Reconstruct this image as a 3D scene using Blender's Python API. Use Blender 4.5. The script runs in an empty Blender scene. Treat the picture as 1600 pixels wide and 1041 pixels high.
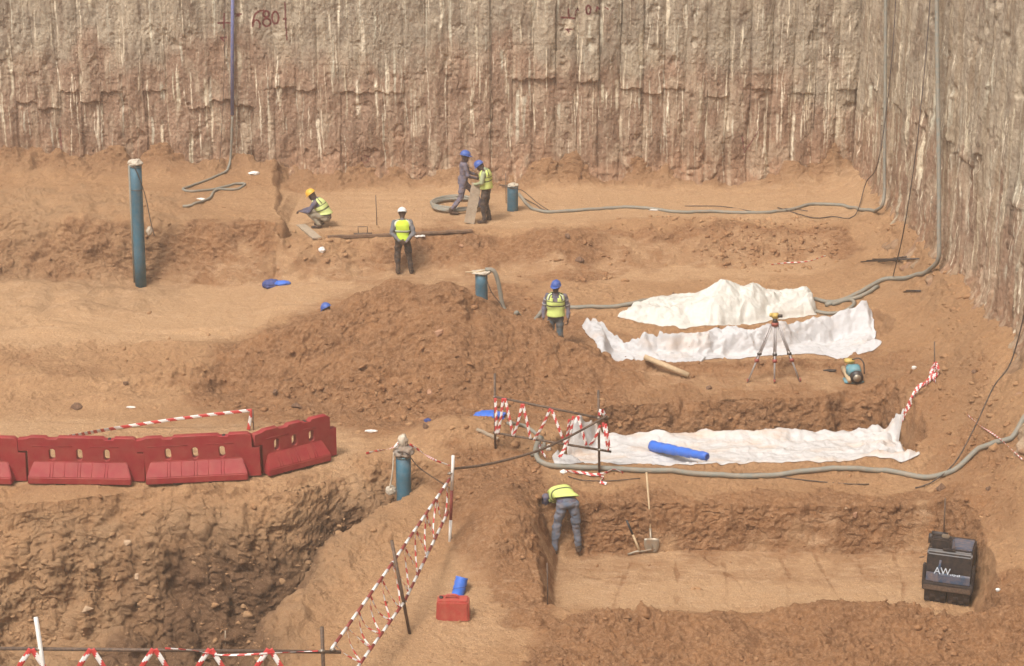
import bpy, bmesh, math, random
import numpy as np
from mathutils import Vector, Matrix
random.seed(7); rng = np.random.default_rng(11)
sc = bpy.context.scene
COL = sc.collection
# ------------------------------------------------------------------ camera, sky, sun, exposure
F = 3000.0; HC = 13.0; PITCH = math.atan(965.0 / F)
CP, SP = math.cos(PITCH), math.sin(PITCH)
cam = bpy.data.cameras.new("camera"); camo = bpy.data.objects.new("camera", cam); COL.objects.link(camo)
cam.sensor_width = 36.0; cam.lens = F / 1600 * 36; cam.clip_start = 0.5; cam.clip_end = 600
camo.location = (0, 0, HC); camo.rotation_euler = (math.pi / 2 - PITCH, 0, 0)
sc.camera = camo
SUN_EL, SUN_AZ = math.radians(58), math.radians(215)      # azimuth clockwise from +Y
w = bpy.data.worlds.new("World"); sc.world = w; w.use_nodes = True
nt = w.node_tree; bg = nt.nodes["Background"]
sky = nt.nodes.new("ShaderNodeTexSky"); sky.sky_type = 'NISHITA'; sky.sun_disc = False
sky.sun_elevation = SUN_EL; sky.sun_rotation = SUN_AZ; sky.dust_density = 8; sky.air_density = 1.0; sky.ozone_density = 1.0
hs = nt.nodes.new("ShaderNodeHueSaturation"); hs.inputs['Saturation'].default_value = 0.3
nt.links.new(sky.outputs[0], hs.inputs['Color']); nt.links.new(hs.outputs[0], bg.inputs[0])
bg.inputs[1].default_value = 0.115
sl = bpy.data.lights.new("sun", 'SUN'); sl.energy = 2.05; sl.angle = math.radians(13); sl.color = (1.0, 0.955, 0.89)
so = bpy.data.objects.new("sun", sl); COL.objects.link(so)
sd = Vector((math.sin(SUN_AZ) * math.cos(SUN_EL), math.cos(SUN_AZ) * math.cos(SUN_EL), math.sin(SUN_EL)))
so.rotation_euler = sd.to_track_quat('Z', 'Y').to_euler(); so.location = (0, 0, 40)
sc.view_settings.view_transform = 'Standard'; sc.view_settings.look = 'None'
sc.view_settings.exposure = 0.48; sc.view_settings.gamma = 1.0
sc.cycles.volume_bounces = 1; sc.cycles.max_bounces = 6; sc.cycles.use_denoising = True
sc.cycles.diffuse_bounces = 3; sc.cycles.transparent_max_bounces = 8

# ------------------------------------------------------------------ photo pixel -> place
def ray(px, py):
    a = (px - 800) / F; b = -(py - 520.5) / F
    return Vector((a, CP + b * SP, -SP + b * CP))
def W(px, py, z):                       # point of the horizontal plane z
    d = ray(px, py); t = (z - HC) / d.z
    return (d.x * t, d.y * t)
def at(px, py, Y):                      # point of the vertical plane Y
    d = ray(px, py); t = Y / d.y
    return Vector((d.x * t, Y, HC + d.z * t))
def atx(px, py, X):
    d = ray(px, py); t = X / d.x
    return Vector((X, d.y * t, HC + d.z * t))
YW = W(800, 288, 0)[1]                  # back wall plane
XW = 9.9                                # right wall: X at the back corner
def XWf(Y): return XW + (YW - Y) * .052

# ------------------------------------------------------------------ noise
_p = rng.permutation(256).astype(np.int32); PERM = np.concatenate([_p, _p, _p])
VAL = rng.random(256).astype(np.float32) * 2 - 1
def n3(x, y, z):
    xi = np.floor(x).astype(np.int32); yi = np.floor(y).astype(np.int32); zi = np.floor(z).astype(np.int32)
    fx = (x - xi); fy = (y - yi); fz = (z - zi)
    fx = fx * fx * (3 - 2 * fx); fy = fy * fy * (3 - 2 * fy); fz = fz * fz * (3 - 2 * fz)
    X0 = xi & 255; X1 = (xi + 1) & 255; Y0 = yi & 255; Y1 = (yi + 1) & 255; Z0 = zi & 255; Z1 = (zi + 1) & 255
    def h(a, b, c): return VAL[PERM[PERM[PERM[a] + b] + c]]
    def lz(a, b): return h(a, b, Z0) * (1 - fz) + h(a, b, Z1) * fz
    return (lz(X0, Y0) * (1 - fx) + lz(X1, Y0) * fx) * (1 - fy) + (lz(X0, Y1) * (1 - fx) + lz(X1, Y1) * fx) * fy
def n2(x, y, s=0.0):
    xi = np.floor(x).astype(np.int32); yi = np.floor(y).astype(np.int32); k = int(s * 17) & 255
    fx = (x - xi); fy = (y - yi); fx = fx * fx * (3 - 2 * fx); fy = fy * fy * (3 - 2 * fy)
    X0 = xi & 255; X1 = (xi + 1) & 255; Y0 = yi & 255; Y1 = (yi + 1) & 255
    def h(a, b): return VAL[PERM[PERM[PERM[a] + b] + k]]
    return (h(X0, Y0) * (1 - fx) + h(X1, Y0) * fx) * (1 - fy) + (h(X0, Y1) * (1 - fx) + h(X1, Y1) * fx) * fy
def fb2(x, y, s, o=3):
    r = 0; a = 1
    for i in range(o): r = r + a * n2(x * 2 ** i + 13.1 * i, y * 2 ** i + 7.7 * i, s + i); a *= .5
    return r
def fb3(x, y, z, o=3):
    r = 0; a = 1
    for i in range(o): r = r + a * n3(x * 2 ** i + 13.1 * i, y * 2 ** i + 7.7 * i, z * 2 ** i + 3.3 * i); a *= .5
    return r
def sst(a, b, x):
    t = np.clip((x - a) / (b - a), 0, 1); return t * t * (3 - 2 * t)
def sdf(P, X, Y):                       # signed distance to a polygon, positive inside
    d2 = np.full(X.shape, 1e9, np.float32); ins = np.zeros(X.shape, bool); n = len(P)
    for i in range(n):
        x0, y0 = P[i]; x1, y1 = P[(i + 1) % n]
        ex, ey = x1 - x0, y1 - y0; wx = X - x0; wy = Y - y0
        t = np.clip((wx * ex + wy * ey) / (ex * ex + ey * ey + 1e-9), 0, 1)
        d2 = np.minimum(d2, (wx - ex * t) ** 2 + (wy - ey * t) ** 2)
        if abs(ey) > 1e-9:
            c = ((y0 > Y) != (y1 > Y)) & (X < ex * (Y - y0) / ey + x0); ins ^= c
    d = np.sqrt(d2); return np.where(ins, d, -d)
def PP(pts, z=None):                    # pixel polygon -> ground polygon
    return [W(p[0], p[1], p[2] if len(p) > 2 else z) for p in pts]

# ------------------------------------------------------------------ ground shape
LINES = [
 [(-900, 288, 0), (1900, 288, 0)],
 [(-900, 332, .4), (60, 332, .42), (150, 338, .42), (424, 346, .42), (440, 374, 0), (640, 372, 0), (780, 360, 0), (1000, 352, 0), (1200, 350, 0), (1330, 346, 0), (1390, 352, .05), (1900, 360, .1)],
 [(-900, 456, -1), (200, 450, -1.02), (424, 436, -.95), (440, 440, -.8), (630, 430, -.75), (760, 428, -.75), (900, 436, -.75), (1000, 424, -.72), (1200, 414, -.7), (1300, 404, -.6), (1390, 410, -.4), (1450, 430, -.05), (1900, 440, .1)],
 [(-900, 640, -1.25), (300, 640, -1.25), (700, 620, -1.2), (1000, 600, -1.1), (1340, 600, -1.1), (1420, 590, -.75), (1520, 590, -.4), (1620, 600, -.15), (1900, 600, -.1)],
 [(-900, 770, -1.35), (400, 755, -1.35), (600, 705, -1.35), (760, 722, -1.5), (900, 742, -1.7), (1200, 744, -1.75), (1440, 740, -1.65), (1530, 720, -1.15), (1620, 700, -.6), (1900, 700, -.4)],
 [(-900, 1000, -2.0), (450, 1000, -2.45), (600, 900, -2.1), (700, 930, -2.25), (860, 955, -2.3), (1200, 958, -2.3), (1500, 950, -2.2), (1600, 900, -1.7), (1900, 900, -1.3)],
 [(-900, 1120, -2.2), (450, 1110, -2.6), (860, 1110, -2.35), (1500, 1110, -2.25), (1900, 1110, -1.9)],
]
LW = []
for L in LINES:
    q = [(*W(p[0], p[1], p[2]), p[2]) for p in L]; q.sort(); LW.append(np.array(q))
BLOCK = PP([(-900, 200, .45), (424, 240, .45), (428, 300, .45), (436, 347, .45), (360, 350, .45), (240, 342, .45), (130, 336, .45), (40, 328, .4), (-900, 330, .4)])
PIT = PP([(-900, 790, -1.35), (100, 774, -1.35), (300, 768, -1.35), (420, 758, -1.35), (540, 736, -1.35), (585, 722, -1.38), (655, 716, -1.4), (690, 745, -1.6),
          (640, 795, -1.85), (600, 820, -2.0), (540, 880, -2.2), (480, 940, -2.4), (436, 1000, -2.55), (425, 1060, -2.6), (440, 1160, -2.6), (-900, 1300, -2.6)])
FPIT = PP([(836, 796, -1.9), (950, 788, -1.9), (1200, 794, -1.95), (1470, 802, -1.95), (1520, 830, -2.0), (1548, 890, -2.1), (1565, 985, -2.3), (1440, 962, -2.3), (1330, 956, -2.3), (1200, 957, -2.3),
           (1000, 960, -2.3), (890, 957, -2.3), (848, 944, -2.3), (834, 880, -2.2)])
TR2 = PP([(880, 668, -1.35), (940, 632, -1.2), (1100, 622, -1.15), (1280, 615, -1.15), (1385, 605, -1.1), (1430, 640, -1.2), (1455, 700, -1.5), (1435, 727, -1.7), (1200, 728, -1.75), (900, 728, -1.7), (865, 712, -1.6)])
TR1 = PP([(905, 512, -1.0), (1000, 528, -1.0), (1180, 526, -1.0), (1270, 512, -1.0), (1368, 492, -.8), (1385, 540, -1.0), (1330, 560, -1.05), (1100, 568, -1.05), (960, 566, -1.05)])
RIDGE = [(250, 600, .1), (330, 596, .5), (400, 588, .85), (450, 584, 1.05), (520, 580, 1.28), (570, 576, 1.62), (612, 574, 1.90), (650, 574, 1.98), (700, 576, 1.92), (745, 578, 1.62), (800, 582, 1.2), (850, 588, .95), (910, 596, .6), (1000, 604, .1)]
RW = np.array([(*W(a, b, -1.2), c) for a, b, c in RIDGE])
def bump(X, Y, px, py, z, h, r, ry=None):
    x, y = W(px, py, z); ry = ry or r
    return h * np.exp(-(((X - x) / r) ** 2 + ((Y - y) / ry) ** 2))
BUMPS = [(790, 815, -1.9, .52, .75, 1.3), (775, 880, -2.2, .30, .7, .8), (760, 690, -1.4, .45, .9, .7), (690, 690, -1.4, .30, .6, .5), (70, 520, -1.1, .18, .9, .25), (330, 560, -1.2, .28, 1.3, .7), (230, 600, -1.2, .2, 1.0, .3),
         (60, 600, -1.2, .24, 1.2, .3), (170, 628, -1.2, .26, .9, .25), (350, 520, -1.1, .16, .9, .25), (240, 545, -1.1, .14, .7, .2), (20, 585, -1.2, .2, .8, .3), (300, 625, -1.2, .14, .6, .2), (880, 425, -1, .25, 1.6, .5), (980, 575, -1.05, .15, 1.6, .18), (1230, 574, -1.05, .18, 2.6, .16), (940, 506, -1, .25, .9, .25), (1190, 520, -1, .16, 2.6, .12),
         (1470, 470, 0, .25, .8, 1.0), (1540, 560, -.2, .2, .6, 1.2), (940, 975, -2.3, .2, .6, .4), (1060, 968, -2.3, .1, .8, .3), (1290, 962, -2.3, .25, .8, .35), (1400, 970, -2.3, .15, .7, .4), (1530, 985, -2.2, .15, .8, .5),
         (1500, 800, -1.8, .1, .5, .3), (340, 250, .45, .1, 2, .5), (110, 300, .45, .2, 1.6, .6), (250, 300, .45, .1, 1., .4), (1050, 380, -.5, .2, 2, .5), (1180, 390, -.5, .25, 1.2, .5),
         (1090, 738, -1.7, .08, 3, .12), (1380, 726, -1.7, .1, .5, .15), (940, 726, -1.7, .12, .6, .15), (430, 440, -1, .15, .8, .4), (60, 455, -1, .3, 1.4, .5)]
def shape(X, Y):
    wx = X + .22 * fb2(X * .9, Y * .9, 1) ; wy = Y + .2 * fb2(X * .8 + 5, Y * .8, 2) + .06 * fb2(X * 4, Y * 4, 3, 2)
    Z = np.full(X.shape, 0.0)
    ys = [np.interp(X, q[:, 0], q[:, 1]) for q in LW]; zs = [np.interp(X, q[:, 0], q[:, 2]) for q in LW]
    ys.append(np.full(X.shape, 4.0)); zs.append(np.full(X.shape, -1.9))
    Z = zs[0].copy()
    for k in range(len(ys) - 1):
        t = (ys[k] - wy) / np.maximum(ys[k] - ys[k + 1], .05)
        if k in (1,): t = np.clip(t, 0, 1); t = np.where(X < -5.9, sst(.12, .80, t) * .85 + .15 * t, t * .45 + .55 * t * t * (3 - 2 * t))
        t = np.clip(t, 0, 1); Z = np.where(t > 0, zs[k] * (1 - t) + zs[k + 1] * t, Z)
    d = -sdf(BLOCK, X * .65 + wx * .35, Y * .65 + wy * .35)
    side = sst(-4.9, -6.2, X)
    Z = np.maximum(Z, .42 - np.maximum(d, 0) * (8 - 6.4 * side))
    # big spoil mound
    hm = np.full(X.shape, -9.0)
    mx = X + .12 * fb2(X * 1.7, Y * 1.7, 9); my = Y + .12 * fb2(X * 1.7, Y * 1.7, 10)
    for i in range(len(RW) - 1):
        a, b = RW[i], RW[i + 1]; ex, ey = b[0] - a[0], b[1] - a[1]
        t = np.clip(((mx - a[0]) * ex + (my - a[1]) * ey) / (ex * ex + ey * ey), 0, 1)
        dd = np.hypot(mx - a[0] - ex * t, my - a[1] - ey * t)
        hm = np.maximum(hm, a[2] * (1 - t) + b[2] * t + .12 - np.sqrt(dd * dd + .12 ** 2 * 1.5) * .80)
    k = .12; hh = np.maximum(hm, 0); hh = np.where(hm > -k, (hm + k) ** 2 / (4 * k) * (hm < k) + hm * (hm >= k), 0)
    hh = hh * (1 + .07 * fb2(X * 1.4, Y * 1.4, 11, 3))
    Z = Z + hh
    for bp in BUMPS: Z = Z + bump(X, Y, *bp)
    # excavations
    rag = .10 * fb2(X * 2.2, Y * 2.2, 4, 3)
    def carve(Z, P, floor, sl, r=1.0, base=0):
        d = sdf(P, wx, wy) + rag * r
        return np.where(d > 0, np.minimum(Z, np.maximum(floor, Z + .02 - d * sl)), Z)
    Z = carve(Z, TR1, -1.38 + .05 * n2(X * 2, Y * 2, 6), 2.2, .6)
    Z = carve(Z, TR2, -1.95 + .0 * X, 2.6, .5)
    fl = -2.75 + .02 * fb2(X * .8, Y * .8, 5)
    df = sdf(FPIT, X * .8 + wx * .2, Y * .6 + wy * .4) + rag * .45 * sst(1.0, 2.5, X); Z = np.where(df > 0, np.minimum(Z, np.maximum(fl, Z + .02 - df * (2.9 - .8 * sst(1.9, 1.0, X)))), Z)
    hol = bump(X, Y, 455, 950, -3.3, 1.0, 1.3, 1.2) + bump(X, Y, 600, 800, -2.6, .6, .5, .8); pf = -4.1 - 1.5 * hol + .35 * fb2(X * .5, Y * .5, 7) + .25 * np.abs(fb2(X * 1.3, Y * 1.3, 8))
    d = sdf(PIT, wx, wy) + .30 * fb2(X * .45, Y * .45, 15, 2) + .035 * fb2(X * 2.2, Y * 2.2, 4, 2)
    sl = 1.15 + .25 * fb2(X * .7, Y * .7, 12); d1 = .75 + .35 * fb2(X * .5, Y * .5, 16)
    dep = np.minimum(d, d1) * sl + np.maximum(d - d1, 0) * (2.4 + .8 * fb2(X * .6, Y * .6, 17) + 2.0 * hol) 
    ledge = fb2(X * .55, Y * .4, 18, 3); dep = dep + .22 * sst(.1, .3, ledge) * sst(.3, .9, d) - .25 * sst(.0, .5, -ledge) * sst(.4, 1.0, d)
    Z = np.where(d > 0, np.minimum(Z, np.maximum(pf, Z - dep)), Z)
    # toe of the walls
    Z = Z + .50 * np.clip(1 - (YW - Y) / 1.1, 0, 1) ** 2 * np.clip(.9 + 1.1 * fb2(X * 1.1, Y, 14, 3), .1, 2.2)
    Z = Z + .45 * np.clip(1 - (XWf(Y) - X) / 1.3, 0, 1) ** 2 * sst(28, 33, Y)
    return Z
def pmask(X, Y, pts, z=None, soft=.3):
    return sst(-soft, soft, sdf(PP(pts, z), X, Y) + .3 * fb2(X * 1.6, Y * 1.6, 21, 3))

# grid: columns fan out, rows follow the arc length of each profile
NU, NR = 1100, 1300
ud = np.linspace(-.312, .312, NU)
us = np.concatenate([np.linspace(-.95, -.32, 40), ud, np.linspace(.32, .95, 40)])
yf = np.linspace(YW + .4, 27.6, 1500)
uc = us[::5]; uc = np.append(uc, us[-1])
Yg, Ug = np.meshgrid(yf, uc, indexing='ij'); Zg = shape(Ug * Yg, Yg)
dy = np.diff(Yg, axis=0); dz = np.diff(Zg, axis=0); ym = (Yg[1:] + Yg[:-1]) / 2
th = np.arctan2(HC - Zg[1:], ym); ds = np.hypot(dy * np.sin(th), dz * np.cos(th)) / ym + 2e-5
K = 9; ker = np.ones(K) / K
ds = np.apply_along_axis(lambda v: np.convolve(np.pad(v, K // 2, 'edge'), ker, 'valid'), 1, ds)
S = np.vstack([np.zeros(len(uc)), np.cumsum(ds, axis=0)])
Yr = np.empty((NR, len(uc)))
for j in range(len(uc)): Yr[:, j] = np.interp(np.linspace(0, S[-1, j], NR), S[:, j], yf)
Yrow = np.empty((NR, len(us)))
for i in range(NR): Yrow[i] = np.interp(us, uc, Yr[i])
near = np.linspace(27.0, 4.0, 30)[:, None] * np.ones(len(us))
Yrow = np.vstack([Yrow, near])
GX = (us[None, :] * Yrow); GY = Yrow; GZ = shape(GX, GY)
# masks
mound = np.zeros(GX.shape)
mi = sst(.02, .5, GZ - np.interp(GY, [30, 35, 50], [-2.0, -1.3, -1.1]))
moist = pmask(GX, GY, [(330, 560), (520, 470), (700, 400), (900, 520), (1000, 600), (960, 640), (700, 668), (440, 665), (300, 620)], -1.1, .5) * .9
moist = np.maximum(moist, pmask(GX, GY, [(870, 975), (900, 955), (1200, 955), (1650, 930), (1750, 1200), (700, 1200), (790, 1041)], -2.3, .3))
moist = np.maximum(moist, .6 * pmask(GX, GY, [(930, 566), (1380, 560), (1390, 580), (930, 590)], -1.05, .2))
moist = np.maximum(moist, .8 * pmask(GX, GY, [(880, 790), (1500, 790), (1500, 862), (870, 862)], -2.1, .2))
moist = np.maximum(moist, .6 * pmask(GX, GY, [(900, 608), (1420, 600), (1450, 660), (900, 668)], -1.5, .2))
moist = np.maximum(moist, 1.0 * pmask(GX, GY, [(700, 740), (830, 745), (872, 800), (872, 955), (800, 940), (700, 860)], -1.9, .3))
moist = np.maximum(moist, .40 * pmask(GX, GY, [(-300, 540), (160, 560), (330, 575), (320, 640), (-300, 640)], -1.2, .6) * sst(-.1, .5, fb2(GX * .5, GY * 1.2, 37)))
moist = np.maximum(moist, .85 * pmask(GX, GY, [(440, 384, -.05), (640, 380, -.05), (780, 368, -.05), (1000, 359, -.05), (1330, 355, -.05), (1345, 404, -.6), (1200, 416, -.75), (1000, 428, -.75), (900, 444, -.8), (760, 434, -.75), (440, 444, -.8)], None, .16))
moist = np.maximum(moist, .9 * pmask(GX, GY, [(-900, 344, .3), (150, 350, .3), (428, 356, .3), (434, 444, -.95), (200, 456, -1), (-900, 460, -1)], None, .2))
moist = np.maximum(moist, .6 * sst(1.5, .3, YW - GY + .4 * fb2(GX * .8, GY * .8, 33)))
moist = np.maximum(moist, .5 * pmask(GX, GY, [(1400, 560), (1520, 600), (1600, 760), (1500, 800), (1440, 640)], -.8, .4))
gyx = np.gradient(GZ, axis=0) / np.minimum(np.gradient(GY, axis=0), -1e-4)
slope = np.hypot(gyx, np.gradient(GZ, axis=1) / np.maximum(np.gradient(GX, axis=1), 1e-4))
steep = sst(.45, 1.4, slope)
mnd = pmask(GX, GY, [(330, 560), (520, 470), (700, 400), (900, 520), (1000, 600), (960, 640), (700, 668), (440, 665), (300, 620)], -1.1, .5)
clay = pmask(GX, GY, [(-900, 760), (400, 770), (640, 720), (640, 800), (430, 1000), (430, 1300), (-900, 1300)], -2.0, .4) * sst(-1.45, -1.9, GZ)
clay = np.maximum(clay, .8 * sst(-7.5, -9.5, GX * 1.0) * pmask(GX, GY, [(-900, 330), (430, 345), (430, 440), (-900, 452)], -.3, .3))
clay = np.maximum(clay, .55 * sst(1.3, .3, YW - GY)); clay = np.maximum(clay, .7 * pmask(GX, GY, [(1370, 300), (1480, 420), (1580, 560), (1640, 800), (1700, 560), (1450, 300)], 0, .5)); clay = np.maximum(clay, .6 * pmask(GX, GY, [(1330, 350), (1440, 420), (1520, 540), (1560, 640), (1480, 560), (1400, 440)], -.2, .6))
flat = pmask(GX, GY, [(860, 862), (1440, 862), (1440, 950), (860, 950)], -2.75, .3)
flat = np.maximum(flat, pmask(GX, GY, [(-900, 455), (430, 440), (700, 440), (1000, 440), (620, 470), (450, 500), (330, 535), (-900, 530)], -1.05, .3) * .9)
flat = np.maximum(flat, pmask(GX, GY, [(440, 300), (1370, 290), (1370, 345), (440, 362)], 0, .3) * .85)
flat = np.maximum(flat, pmask(GX, GY, [(-900, 650), (560, 665), (560, 735), (-900, 765)], -1.3, .3) * .7)
flat = np.maximum(flat, pmask(GX, GY, [(940, 412), (1300, 408), (1300, 440), (940, 450)], -.9, .3) * .8)
flat = np.maximum(flat, pmask(GX, GY, [(1000, 585), (1340, 585), (1340, 605), (1000, 605)], -1.1, .2) * .6)
flat = np.maximum(flat, pmask(GX, GY, [(560, 960), (760, 860), (840, 960), (700, 1041), (520, 1041)], -2.3, .4) * .5)
rub = np.clip(.35 + (.5 - .25 * sst(-.5, 1.5, GX)) * steep + .45 * moist + .35 * clay + .35 * fb2(GX * .9, GY * .9, 31), 0, 1.3) * (1 - .85 * flat) * (1 - .20 * mnd) + .45 * pmask(GX, GY, [(-300, 505), (160, 500), (420, 515), (330, 640), (-300, 645)], -1.2, .5) * sst(-.2, .5, fb2(GX * .5, GY * 1.1, 35))
moist = np.clip(moist + .35 * steep * (1 - clay) , 0, 1) * (1 - .6 * flat)
pit_shade = pmask(GX, GY, [(250, 900), (420, 830), (560, 790), (590, 760), (660, 760), (640, 820), (520, 920), (440, 1010), (430, 1200), (-300, 1200), (-300, 1010), (100, 990)], -3.0, .5) * sst(-2.0, -3.1, GZ + .3 * fb2(GX, GY, 44))  # shadow of the deep hollow, painted as a soil colour mask
pit_shade = np.maximum(pit_shade, pmask(GX, GY, [(530, 800), (590, 735), (660, 735), (690, 760), (640, 800), (560, 860), (470, 950), (430, 1000), (400, 960), (470, 880)], -2.3, .35) * sst(.15, .7, sdf(PIT, GX, GY)))  # same painted shade along the bank and the pipe corner
# displacement along the normal
P = np.stack([GX, GY, GZ], -1)
def normals(P):
    a = np.gradient(P, axis=1); b = np.gradient(P, axis=0)
    n = np.cross(a, -b); n /= np.linalg.norm(n, axis=-1, keepdims=True) + 1e-9
    n *= np.sign(n[..., 2:3] + 1e-9); return n
N = normals(P)
x, y, z = GX, GY, GZ
D = .05 * fb3(x * .8, y * .8, z * .8, 2) * (.3 + rub)
rel = 1 + .8 * pmask(GX, GY, [(860, 960), (1650, 940), (1750, 1200), (700, 1200), (790, 1041)], -2.3, .3); rub = rub * rel
rd = 1 - np.abs(fb3(x * 2.3, y * 2.3, z * 2.6, 3)) * 1.3
D += .055 * (rd - .45) * rub * (1 - .55 * clay)
D += .034 * fb3(x * 6.5, y * 6.5, z * 7.5, 2) * (.16 + rub)
cl = n3(x * 13, y * 13, z * 14); D += .032 * np.maximum(cl - .1, 0) * (.25 + rub) + .013 * n3(x * 24, y * 24, z * 24) * (.35 + rub)
cr = np.abs(fb3(x * 4.2 + 3, y * 4.2, z * 4.8, 2)); D -= .035 * sst(.12, .0, cr) * rub * (1 - .6 * clay)
D += .20 * clay * np.abs(fb3(x * .75 + 9, y * .75, z * .9, 3)) + .07 * clay * (np.floor(fb3(x * 2, y * 2, z * 2.2, 2) * 3) / 3)
# tyre ruts on the haul road and compaction marks
rut = np.sin((y - .10 * x - .012 * x * x) * 9 + 1.5 * fb2(x * .4, y * .7, 41)) * sst(.2, .6, n2(x * .25, y * 1.3, 42) + .3)
D += .026 * rut * flat * (z > -1.6)
for q in ([(958, 955), (968, 920), (985, 880)], [(1182, 945), (1150, 905), (1100, 872)], [(1270, 862), (1290, 900), (1322, 950)], [(1215, 865), (1235, 900), (1232, 950)], [(1055, 875), (1060, 915), (1056, 950)], [(1130, 880), (1137, 915), (1138, 952)], [(1340, 870), (1352, 910)], [(1395, 868), (1412, 915), (1410, 950)], [(885, 890), (930, 905), (985, 900)]):
    dd = np.full(x.shape, 9.0)
    for (a_, b_), (c_, d_) in zip(q[:-1], q[1:]):
        p0 = W(a_, b_, -2.75); p1 = W(c_, d_, -2.75); e_ = (p1[0] - p0[0], p1[1] - p0[1]); tt = np.clip(((x - p0[0]) * e_[0] + (y - p0[1]) * e_[1]) / (e_[0] ** 2 + e_[1] ** 2), 0, 1)
        dd = np.minimum(dd, np.hypot(x - p0[0] - e_[0] * tt, y - p0[1] - e_[1] * tt))
    dd = dd + .03 * n2(x * 5, y * 5, 88); g_ = sst(.055, .01, dd) * (n2(x * 3, y * 3, 89) > -.45) * (z < -2.4); D -= .012 * g_; moist = np.clip(moist + .3 * g_, 0, 1)
P2 = P + N * D[..., None]
nr, nc = GX.shape
def grid_mesh(name, P, attrs=None):
    nr, nc = P.shape[:2]
    idx = np.arange(nr * nc, dtype=np.int32).reshape(nr, nc)
    q = np.stack([idx[:-1, :-1], idx[1:, :-1], idx[1:, 1:], idx[:-1, 1:]], -1).reshape(-1)
    me = bpy.data.meshes.new(name); me.vertices.add(nr * nc); me.vertices.foreach_set('co', P.astype(np.float32).reshape(-1))
    nf = (nr - 1) * (nc - 1); me.loops.add(nf * 4); me.loops.foreach_set('vertex_index', q)
    me.polygons.add(nf); me.polygons.foreach_set('loop_start', np.arange(0, nf * 4, 4, dtype=np.int32))
    try: me.polygons.foreach_set('loop_total', np.full(nf, 4, np.int32))
    except Exception: pass
    me.polygons.foreach_set('use_smooth', np.ones(nf, bool))
    me.update()
    for k, v in (attrs or {}).items():
        if v.ndim == 3:
            a = me.color_attributes.new(k, 'FLOAT_COLOR', 'POINT')
            c = np.ones((nr * nc, 4), np.float32); c[:, :3] = v.reshape(-1, 3); a.data.foreach_set('color', c.reshape(-1))
        else:
            a = me.attributes.new(k, 'FLOAT', 'POINT'); a.data.foreach_set('value', v.astype(np.float32).reshape(-1))
    me.validate(); return me

# ------------------------------------------------------------------ materials
def srgb(r, g, b):
    f = lambda c: (c / 255 / 12.92) if c / 255 < .04045 else ((c / 255 + .055) / 1.055) ** 2.4
    return (f(r), f(g), f(b), 1)
class NT:
    def __init__(s, name):
        s.m = bpy.data.materials.new(name); s.m.use_nodes = True; s.t = s.m.node_tree; s.b = s.t.nodes['Principled BSDF']
    def n(s, ty, **kw):
        k = s.t.nodes.new('ShaderNode' + ty)
        for a, v in kw.items(): setattr(k, a, v)
        return k
    def l(s, a, b): s.t.links.new(a, b)
    def co(s):
        if not hasattr(s, '_c'): s._c = s.n('TexCoord').outputs['Object']
        return s._c
    def noise(s, scale, detail=3, rough=.6, vec=None, stretch=None):
        k = s.n('TexNoise'); k.inputs['Scale'].default_value = scale; k.inputs['Detail'].default_value = detail; k.inputs['Roughness'].default_value = rough
        v = vec or s.co()
        if stretch:
            mp = s.n('Mapping'); mp.inputs['Scale'].default_value = stretch; s.l(v, mp.inputs['Vector']); v = mp.outputs[0]
        s.l(v, k.inputs['Vector']); return k.outputs['Fac']
    def ramp(s, fac, a, b, ca=(0, 0, 0, 1), cb=(1, 1, 1, 1)):
        k = s.n('ValToRGB'); e = k.color_ramp.elements; e[0].position = a; e[1].position = b; e[0].color = ca; e[1].color = cb
        s.l(fac, k.inputs[0]); return k.outputs[0]
    def mix(s, f, a, b, mode='MIX'):
        k = s.n('Mix', data_type='RGBA', blend_type=mode)
        for v, i in ((f, 0), (a, 6), (b, 7)):
            if hasattr(v, 'links') or hasattr(v, 'is_linked'): s.l(v, k.inputs[i])
            else: k.inputs[i].default_value = v
        return k.outputs[2]
    def math(s, op, a, b=0.0, clamp=False):
        k = s.n('Math', operation=op, use_clamp=clamp)
        for v, i in ((a, 0), (b, 1)):
            if hasattr(v, 'is_linked'): s.l(v, k.inputs[i])
            else: k.inputs[i].default_value = v
        return k.outputs[0]
    def attr(s, name, out='Fac'):
        k = s.n('Attribute'); k.attribute_name = name; return k.outputs[out]
    def bump(s, h, dist, strength=1.0):
        k = s.n('Bump'); k.inputs['Distance'].default_value = dist; k.inputs['Strength'].default_value = strength
        s.l(h, k.inputs['Height']); s.l(k.outputs[0], s.b.inputs['Normal']); return k
    def done(s, col, rough=.9, spec=.25, metal=0):
        if hasattr(col, 'is_linked'): s.l(col, s.b.inputs['Base Color'])
        else: s.b.inputs['Base Color'].default_value = col
        if hasattr(rough, 'is_linked'): s.l(rough, s.b.inputs['Roughness'])
        else: s.b.inputs['Roughness'].default_value = rough
        s.b.inputs['Specular IOR Level'].default_value = spec; s.b.inputs['Metallic'].default_value = metal
        return s.m
def mat(name, col, rough=.6, dust=.25, spec=.3, metal=0, var=.12, scale=6, bump=0, bscale=30, dustcol=(.42, .25, .14, 1)):
    t = NT(name); c = col
    v = t.ramp(t.noise(scale, 4), .3, .75, (1 - var, 1 - var, 1 - var, 1), (1, 1, 1, 1))
    c = t.mix(1.0, c, v, 'MULTIPLY')
    if dust: c = t.mix(t.math('MULTIPLY', t.ramp(t.noise(scale * 1.7, 5, .65), .38, .72), dust), c, dustcol)
    if bump: t.bump(t.noise(bscale, 4), bump)
    return t.done(c, rough, spec, metal)
DRY = (.47, .275, .148, 1); DRY2 = (.57, .345, .178, 1); MOI = (.175, .077, .030, 1); MOI2 = (.325, .155, .064, 1); CLA = (.33, .225, .13, 1)
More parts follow.
